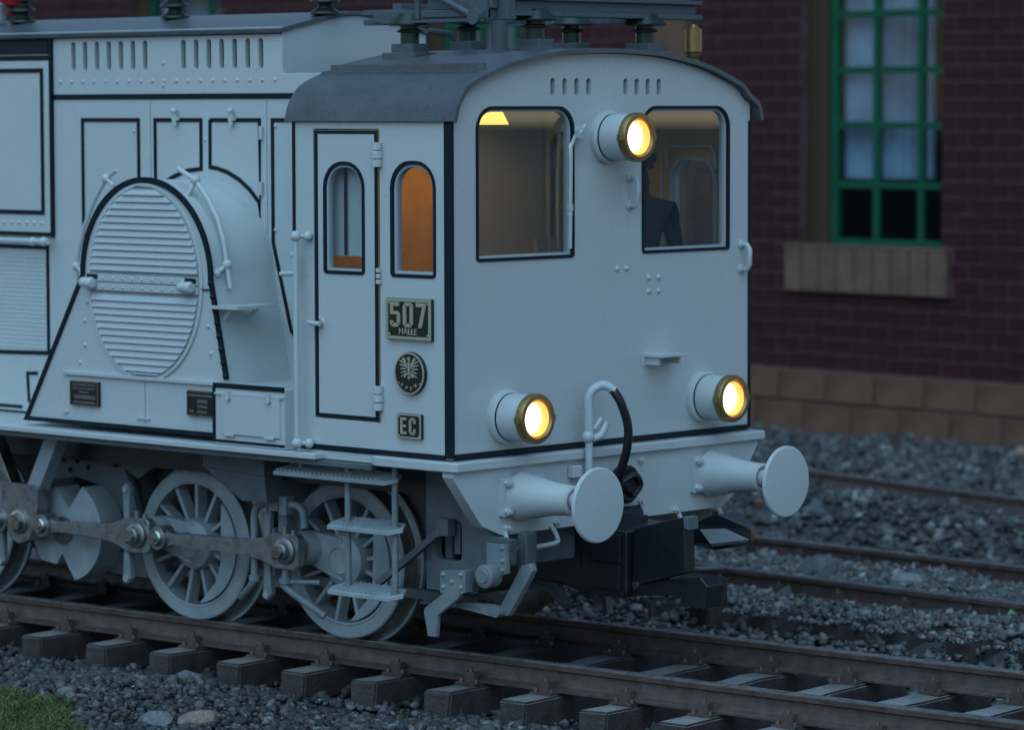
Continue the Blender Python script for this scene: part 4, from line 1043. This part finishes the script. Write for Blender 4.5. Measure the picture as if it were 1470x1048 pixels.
for x in (-3.168, -2.597):
    P('hatch_clip', MB().box(x - .03, x + .03, YB - .03, YB, 3.435, 3.462).cyl((x, YB - .03, 3.40), (x, YB - .03, 3.50), .016, seg=10).ball((x, YB - .035, 3.50), .022), 'paint')
for x, z in ((-2.32, 3.353), (-2.324, 2.979)):
    P('hatch_hinge', MB().cyl((x, YB - .012, z - .045), (x, YB - .012, z + .045), .016, seg=10), 'paint')
pts = [(-4.411 + 2.222 * k / 18, YB, 3.707) for k in range(19)] + [(-3.307, YB, 3.829), (-3.309, YB, 3.676)] + [(-2.886, YB, 3.304), (-2.186, YB, 3.40), (-2.193, YB, 2.702), (-3.62, YB, 3.36)]
P('rivets', rivets(pts, (0, -1, 0), .016, .012), 'paint')

# --- left hand section: projecting cabinet and screened panel
cab_ = P('side_cabinet', MB().box(-7.2, -4.512, YB - .024, YB - .001, 2.628, 3.895), 'paint', bev=.004)
P('cabinet_edge', MB().box(-4.511, -4.486, YB - .026, YB - .001, 2.60, 4.04), 'line', cab_, smooth=False)
P('cabinet_base_line', MB().box(-7.2, -4.512, YB - .03, YB - .0235, 2.606, 2.634), 'line', cab_, smooth=False)
mbx = MB(); openstrip(mbx, [(-7, 2.775), (-4.588, 2.775), (-4.588, 3.79), (-7, 3.79)], .03, 'side', YB - .032, YB - .024); P('panel_lining', mbx, 'line', cab_, smooth=False)
P('shutter', MB().box(-7.2, -4.54, YB - .012, YB - .001, 3.905, 4.02), 'dark', cab_, smooth=False)
P('shutter_line', MB().box(-7.2, -4.512, YB - .03, YB - .024, 3.862, 3.896), 'line', cab_, smooth=False)
P('rivets', rivets([(-5.2 + k * .085, YB - .024, 2.70) for k in range(8)] , (0, -1, 0), .016, .012), 'paint', cab_)
P('side_handrail', MB().tube([(-7, YB - .10, 2.565), (-4.45, YB - .10, 2.572)], .022, 10).ball((-4.50, YB - .10, 2.572), .034).ball((-4.62, YB - .10, 2.57), .032).cyl((-4.56, YB - .1, 2.57), (-4.56, YB, 2.57), .014, seg=8), 'paint')
lin('screen_lining', [(-7, 2.525), (-4.573, 2.525), (-4.573, 1.767), (-7, 1.70)], .028)
sc_ = MB()
for i in range(16):
    for j in range(22):
        x = -4.62 - .036 * i - (.018 if j % 2 else 0); z = 1.80 + .031 * j
        if z < 2.50: sc_.add([(x - .012, YB - .0005, z), (x, YB - .0005, z - .012), (x + .012, YB - .0005, z), (x, YB - .0005, z + .012), (x, YB - .009, z)], [(0, 1, 4), (1, 2, 4), (2, 3, 4), (3, 0, 4)])
P('screen_mesh', sc_, 'paint', smooth=False)
lin('lower_lining', [(-7, 1.352), (-4.88, 1.363)], .022)
lin('small_hatch_lining', [(-4.70, 1.615), (-4.815, 1.61), (-4.80, 1.40)], .024)

# ------------------------------------------------------------------ ventilation duct on the side
CX, CZ, RX, RZ = -2.858, 2.385, .650, .655
arch = [(CX + RX * math.cos(R(a)), CZ + RZ * math.sin(R(a))) for a in np.linspace(0, 180, 37)]
dout = [(-4.145, 1.345), (-1.985, 1.345), (-2.062, 1.74)] + arch + [(-3.52, 2.36)]
duct = P('ventilation_duct', MB().prism(dout, 'side', .012, YB - .001), 'paint', ang=30)
# black edging along the arch and the sloping sides
edge = [(-2.062, 1.74)] + arch + [(-4.135, 1.362), (-2.15, 1.362)]
P('duct_edging', openstrip(MB(), [(-2.062, 1.735)] + [(a, b) for a, b in arch], .038, 'side', -.004, .014), 'line', duct, smooth=False)
P('duct_edging', openstrip(MB(), [arch[-1], (-4.132, 1.362), (-2.15, 1.362)], .030, 'side', -.003, .015), 'line', duct, smooth=False)
P('edging_bolts', rivets([(-2.062 + (-2.208 + 2.062) * t, .0, 1.74 + .645 * t) for t in np.linspace(.03, .97, 8)], (.9, -.4, 0), .022, .02), 'line', duct)
# louvre ring and slats
LX, LZ, LRX, LRZ = -2.872, 2.350, .556, .642
P('louvre_ring', MB().prism(ellipse(LX, LZ, LRX + .028, LRZ + .028, 60), 'side', -.002, .013, [ellipse(LX, LZ, LRX, LRZ, 60)]), 'paint', duct, bev=.004)
P('louvre_groove', MB().prism(ellipse(LX, LZ, LRX + .002, LRZ + .002, 60), 'side', .0045, .013), 'under', duct)
n = 26; pitch = .0468
z = LZ + LRZ - .10
k = 0
def slat(z0, z1):
    def hw(zz): return LRX * math.sqrt(max(0, 1 - ((zz - LZ) / LRZ) ** 2)) - .012
    a, b = hw(z0), hw(z1)
    if min(a, b) < .03: return
    vs = [(LX - a, -.016, z0), (LX + a, -.016, z0), (LX + b, .002, z1), (LX - b, .002, z1), (LX - a, .012, z0), (LX + a, .012, z0), (LX + b, .012, z1), (LX - b, .012, z1)]
    P('louvre_slat', MB().add(vs, [(0, 1, 2, 3), (7, 6, 5, 4), (0, 4, 5, 1), (1, 5, 6, 2), (2, 6, 7, 3), (3, 7, 4, 0)]), 'paint', duct, smooth=False)
zt = LZ + LRZ - .015
edges_ = [zt] + [2.935 - pitch * i for i in range(12)]
for a, b in zip(edges_, edges_[1:]): slat(b + .003, a - .003)
lo = [2.262 - pitch * i for i in range(12)]
for a, b in zip(lo, lo[1:] + [LZ - LRZ + .02]): slat(b + .003, a - .003)
P('louvre_divider', MB().box(LX - LRX + .01, LX + LRX - .01, -.014, .010, 2.345, 2.395).box(LX - LRX + .01, LX + LRX - .01, -.014, .010, 2.285, 2.338), 'paint', duct, bev=.004)
P('rivets', rivets([(LX - .40 + .1 * k, -.014, zz) for k in range(9) for zz in (2.37, 2.31)], (0, -1, 0), .012, .008), 'paint', duct)
for x in (-3.415, -2.415):
    P('clamp_backing', MB().box(x - .03, x + .085, -.0155, -.008, 2.36, 2.393), 'line', duct, smooth=False)
    P('clamp', MB().lathe([(0, .02), (.012, .034), (.045, .038), (.06, .026), (.075, .026), (.08, .04), (.115, .042), (.135, .03), (.14, 0)], (x - .06, -.036, 2.336), (1, -.1, -.03), 18), 'paint', duct)
P('duct_seam', MB().box(-2.30, -2.21, -.002, .012, 2.318, 2.326), 'line', duct, smooth=False)
P('duct_ledge', MB().box(-3.715, -2.15, -.012, .013, 1.690, 1.716), 'paint', duct, bev=.004)
P('duct_seam', MB().box(-2.884, -2.878, .008, .0135, 1.40, 1.69), 'under', duct, smooth=False)
P('small_latch', MB().box(-2.96, -2.83, -.004, .012, 1.425, 1.437).box(-3.73, -3.68, -.004, .012, 1.425, 1.434), 'paint', duct)
P('rivets', rivets([(x, .012, z) for x, z in ((-3.50, 2.07), (-3.50, 1.90), (-3.55, 1.78), (-2.24, 2.08), (-2.22, 1.90), (-3.47, 2.2))], (0, -1, 0), .018, .012), 'paint', duct)
# makers' plates (their lettering is too small to read in the photograph)
def makers(x0, x1, z0, z1, rowsdef):
    pl = P('makers_plate', MB().box(x0, x1, -.012, .013, z0, z1), 'plate', bev=.002)
    pf_ = MB(); frame(pf_, rect(x0 + .002, x1 - .002, z0 + .002, z1 - .002), .006, 'side', -.016, -.011); P('plate_border', pf_, 'brass', pl, smooth=False)
    mb = MB()
    for zz, a, b, h in rowsdef:
        x = a
        while x < b:
            wd = random.uniform(.008, .014); mb.box(x, x + wd * .7, -.0145, -.011, zz - h / 2, zz + h / 2); x += wd
    P('relief_lettering', mb, 'steel', pl, smooth=False)
makers(-3.638, -3.340, 1.484, 1.652, [(1.628, -3.61, -3.37, .014), (1.602, -3.61, -3.37, .012), (1.578, -3.54, -3.44, .011), (1.545, -3.59, -3.38, .026), (1.508, -3.60, -3.37, .014)])
makers(-2.436, -2.14, 1.479, 1.648, [(1.618, -2.42, -2.18, .014), (1.58, -2.33, -2.24, .022), (1.545, -2.33, -2.24, .018), (1.512, -2.41, -2.37, .016), (1.510, -2.33, -2.24, .018)])
# hand rails round the duct
rail_ = [(-2.66, 3.115), (-2.49, 3.04), (-2.37, 2.92), (-2.27, 2.78), (-2.215, 2.64), (-2.185, 2.485)]
hr2 = P('duct_handrail', MB().tube([(a, .13, b) for a, b in rail_] + [(-2.155, .13, 2.33)], .018, 10), 'paint')
for a, b, q in ((rail_[1][0], rail_[1][1], (-2.53, 2.90)), (rail_[-1][0], rail_[-1][1], (-2.21, 2.44))):
    P('rail_post', MB().ball((a, .13, b), .036).cyl((a, .13, b), (q[0], .06, q[1] - .01), .017, seg=10).ball((q[0], .06, q[1] - .01), .03), 'paint', hr2)
rail_ = [(-3.31, 3.10), (-3.42, 3.04), (-3.54, 2.90), (-3.66, 2.70), (-3.725, 2.52), (-3.745, 2.43)]
hr3 = P('duct_handrail', MB().tube([(a, .15, b) for a, b in rail_] + [(-3.745, .15, 2.33)], .016, 10), 'paint')
for a, b in (rail_[1], (-3.745, 2.43)):
    P('rail_post', MB().ball((a, .15, b), .034).cyl((a, .15, b), (a + .11, .12, b - .05), .014, seg=8), 'paint', hr3)
fs_ = P('duct_step', MB().add([(-2.20, -.02, 2.20), (-1.93, -.02, 2.20), (-1.93, .34, 2.20), (-2.12, .34, 2.20), (-2.20, -.02, 2.222), (-1.93, -.02, 2.222), (-1.93, .34, 2.222), (-2.12, .34, 2.222)], [(0, 1, 2, 3), (7, 6, 5, 4), (0, 4, 5, 1), (1, 5, 6, 2), (2, 6, 7, 3), (3, 7, 4, 0)]), 'paint')
P('bracket', MB().tube([(-2.08, .06, 2.20), (-2.14, .06, 2.13)], .016, 8).tube([(-2.05, .28, 2.20), (-2.14, .28, 2.13)], .016, 8), 'paint', fs_)
# tool box beside the cab
tb = P('tool_box', MB().box(-2.085, -1.415, -.085, YB - .002, 1.316, 1.705), 'paint', bev=.004)
P('box_lining', MB().box(-2.09, -1.415, -.093, -.083, 1.690, 1.722).box(-2.095, -2.072, -.093, -.083, 1.345, 1.690).box(-2.09, -1.415, -.093, -.083, 1.334, 1.350), 'line', tb, smooth=False)
P('box_lid', MB().box(-2.008, -1.452, -.098, -.084, 1.388, 1.662), 'paint', tb, bev=.005)
for x in (-1.93, -1.545):
    P('lid_catch', MB().box(x - .018, x + .018, -.118, -.098, 1.622, 1.672).cyl((x, -.112, 1.615), (x, -.112, 1.675), .014, seg=8), 'paint', tb)
    P('lid_hinge', MB().box(x - .045, x + .045, -.106, -.098, 1.378, 1.394), 'paint', tb)
P('box_lip', MB().box(-2.07, -1.415, -.10, -.085, 1.648, 1.660), 'paint', tb, smooth=False)

# ------------------------------------------------------------------ roof equipment
def insulator(p, sc=1., skirts=3, m='insul'):
    pr = [(0, .05)]
    for k in range(skirts):
        z = .01 + .085 * k; pr += [(z, .075), (z + .008, .112), (z + .022, .108), (z + .05, .06), (z + .08, .05)]
    pr += [(.085 * skirts + .03, .05), (.085 * skirts + .03, 0)]
    return P('insulator', MB().lathe([(a * sc, b * sc) for a, b in pr], p, (0, 0, 1), 28), m)
# three on the machine room roof
for x in (-5.35, -3.66, -2.14): insulator((x - .02, 1.02, 4.135), .95, 4)
for x, s in ((-5.02, 1),): 
    sig = P('roof_horn', MB().lathe([(0, .05), (.06, .055), (.10, .11), (.28, .115), (.30, 0)], (-5.47, 1.02, 4.22), (.3, -.2, 1), 20), 'red')
    P('horn_mouth', MB().lathe([(0, .07), (.12, .08), (.14, .06), (.14, 0)], (-5.62, .98, 4.16), (0, 0, 1), 20), 'pale', sig)
# pantograph base on the cab roof
PX0, PX1 = -1.46, -.36
pan = P('pantograph_base', MB().box(PX0, -.42, .78, .86, 4.075, 4.15), 'panto', bev=.006)
P('base_panel', MB().box(-1.0, -.55, .765, .782, 4.10, 4.145).box(-.97, -.40, .79, .85, 4.152, 4.25).box(PX0 - .12, -1.2, .80, .85, 4.125, 4.16).box(PX0 - .10, -1.3, .79, .86, 4.06, 4.10), 'panto', pan, bev=.004)
P('side_channel', MB().box(PX0 + .1, -.45, .74, .78, 4.066, 4.084).box(-1.06, -1.02, .76, .785, 4.09, 4.30), 'panto', pan, bev=.004)
P('front_beam', MB().box(-.44, -.36, .93, 2.76, 4.14, 4.205), 'panto', pan, bev=.004)
P('front_beam_flange', MB().box(-.47, -.33, .93, 2.80, 4.206, 4.232).box(-.47, -.33, .93, 2.80, 4.105, 4.139), 'panto', pan, bev=.004)
P('front_beam_end', MB().box(-.50, -.32, .86, .928, 4.08, 4.28), 'panto', pan, bev=.004)
P('rear_beam', MB().box(-1.36, -1.28, .86, 2.2, 4.09, 4.20), 'panto', pan, bev=.004)
P('far_beam', MB().box(PX0, -.45, 2.15, 2.22, 4.075, 4.15), 'panto', pan, bev=.004)
P('linkage_rod', MB().tube([(-1.05, .74, 4.33), (-.52, .74, 4.105)], .022, 10), 'panto', pan)
P('linkage_pivot', MB().cyl((-.50, .80, 4.10), (-.50, .72, 4.10), .052, seg=20).box(-.60, -.42, .775, .80, 4.09, 4.22), 'panto', pan)
P('centre_tube', MB().tube([(-.95, 1.45, 3.85), (-.95, 1.45, 4.30)], .055, 16), 'frame', pan)
P('spring_bar', MB().tube([(-1.2, 1.05, 4.02), (-.86, .93, 3.99)], .022, 8), 'panto', pan)
for x, y, zb in ((-1.16, .82, 3.865), (-.40, 1.20, 3.89), (-.40, 2.28, 3.875), (-.85, 2.05, 3.88), (-1.24, 1.45, 3.89)):
    ft = P('insulator_foot', MB().box(x - .10, x + .10, y - .075, y + .075, zb - .02, zb + .07).box(x - .15, x + .15, y - .11, y + .11, zb - .035, zb + .012), 'panto', pan, bev=.006)
    P('insulator', MB().lathe([(0, .062), (.075, .062), (.08, .085), (.09, .088), (.10, .062), (.12, .062), (.122, .14), (.132, .142), (.20, .075), (.205, 0)], (x, y, zb + .065), (0, 0, 1), 28), 'insul', pan)
P('brass_whistle', MB().lathe([(0, .03), (.02, .05), (.04, .035), (.06, .05), (.08, .052), (.082, .044), (.09, .058), (.24, .058), (.25, .045), (.262, .03), (.275, .02), (.275, 0)], (-.33, 2.70, 3.80), (0, 0, 1), 20), 'brass')

# ------------------------------------------------------------------ driver in the cab
def driver():
    J = {'pel': (0, 0, .94), 'wst': (0, 0, 1.10), 'chs': (0, .01, 1.33), 'nck': (0, 0, 1.50), 'hed': (.01, 0, 1.60), 'top': (.01, 0, 1.73)}
    ed = [('pel', 'wst'), ('wst', 'chs'), ('chs', 'nck'), ('nck', 'hed'), ('hed', 'top')]
    rad = {'pel': (.165, .13), 'wst': (.15, .12), 'chs': (.175, .13), 'nck': (.062, .062), 'hed': (.085, .095), 'top': (.06, .06)}
    for s, q in ((1, 'l'), (-1, 'r')):
        for nm, p, r in (('sh', (0, .20 * s, 1.41), .075), ('el', (.03, .27 * s, 1.13), .055), ('wr', (.22, .22 * s, 1.05), .034), ('pm', (.30, .20 * s, 1.05), .032), ('hp', (0, .10 * s, .90), .095), ('kn', (.02, .11 * s, .50), .068), ('an', (0, .11 * s, .10), .048), ('to', (.16, .12 * s, .04), .042)):
            J[nm + q] = p; rad[nm + q] = (r, r)
        ed += [('chs', 'sh' + q), ('sh' + q, 'el' + q), ('el' + q, 'wr' + q), ('wr' + q, 'pm' + q), ('pel', 'hp' + q), ('hp' + q, 'kn' + q), ('kn' + q, 'an' + q), ('an' + q, 'to' + q)]
        for k in range(4):
            a = 'f%d' % k + q; b = 'g%d' % k + q
            J[a] = (.355 + .006 * (k in (1, 2)), (.172 + .019 * k) * s, 1.045); J[b] = (.385 + .008 * (k in (1, 2)), (.172 + .019 * k) * s, 1.015)
            rad[a] = (.0095, .0095); rad[b] = (.008, .008); ed += [('pm' + q, a), (a, b)]
        J['t' + q] = (.30, .155 * s, 1.035); rad['t' + q] = (.011, .011); J['u' + q] = (.335, .150 * s, 1.02); rad['u' + q] = (.009, .009); ed += [('wr' + q, 't' + q), ('t' + q, 'u' + q)]
    names = list(J); idx = {n_: i for i, n_ in enumerate(names)}
    me = bpy.data.meshes.new('person'); me.from_pydata([J[n_] for n_ in names], [(idx[a], idx[b]) for a, b in ed], [])
    o = bpy.data.objects.new('person', me); COL.objects.link(o)
    o.modifiers.new('skin', 'SKIN'); sv = me.skin_vertices[0].data
    for n_ in names: sv[idx[n_]].radius = rad[n_]; sv[idx[n_]].use_root = n_ == 'pel'
    ss = o.modifiers.new('sub', 'SUBSURF'); ss.levels = 2; ss.render_levels = 2
    me.materials.append(M['uniform'])
    o.location = (-.42, 2.235, 1.42); o.rotation_euler = (0, 0, R(140))
    tag(o, 'driver in dark navy uniform and cap standing at the right cab window', 'person')
    def kid(name, mb, m):
        c = bpy.data.objects.new(name, mb.mesh(name, m)); COL.objects.link(c); c.parent = o
    kid('cap', MB().lathe([(0, .102), (.03, .104), (.05, .125), (.085, .13), (.10, .10), (.105, 0)], (.0, 0, 1.69), (.05, 0, 1), 24).prism(ellipse(.08, 0, .10, .085, 24), 'top', 1.688, 1.698), 'uniform')
    kid('face', MB().lathe([(-.10, 0), (-.09, .04), (-.05, .07), (0, .082), (.05, .08), (.09, .06), (.10, 0)], (.035, 0, 1.61), (0, 0, 1), 20).prism([(.105, 1.60), (.145, 1.575), (.10, 1.57)], 'side', -.014, .014).box(.07, .115, -.025, .025, 1.545, 1.552), 'skin')
    kid('eye', MB().ball((.108, .032, 1.622), .010), 'line'); kid('eye', MB().ball((.108, -.032, 1.622), .010), 'line')
    kid('ear', MB().ball((.02, .088, 1.61), .022), 'skin'); kid('ear', MB().ball((.02, -.088, 1.61), .022), 'skin')
driver()
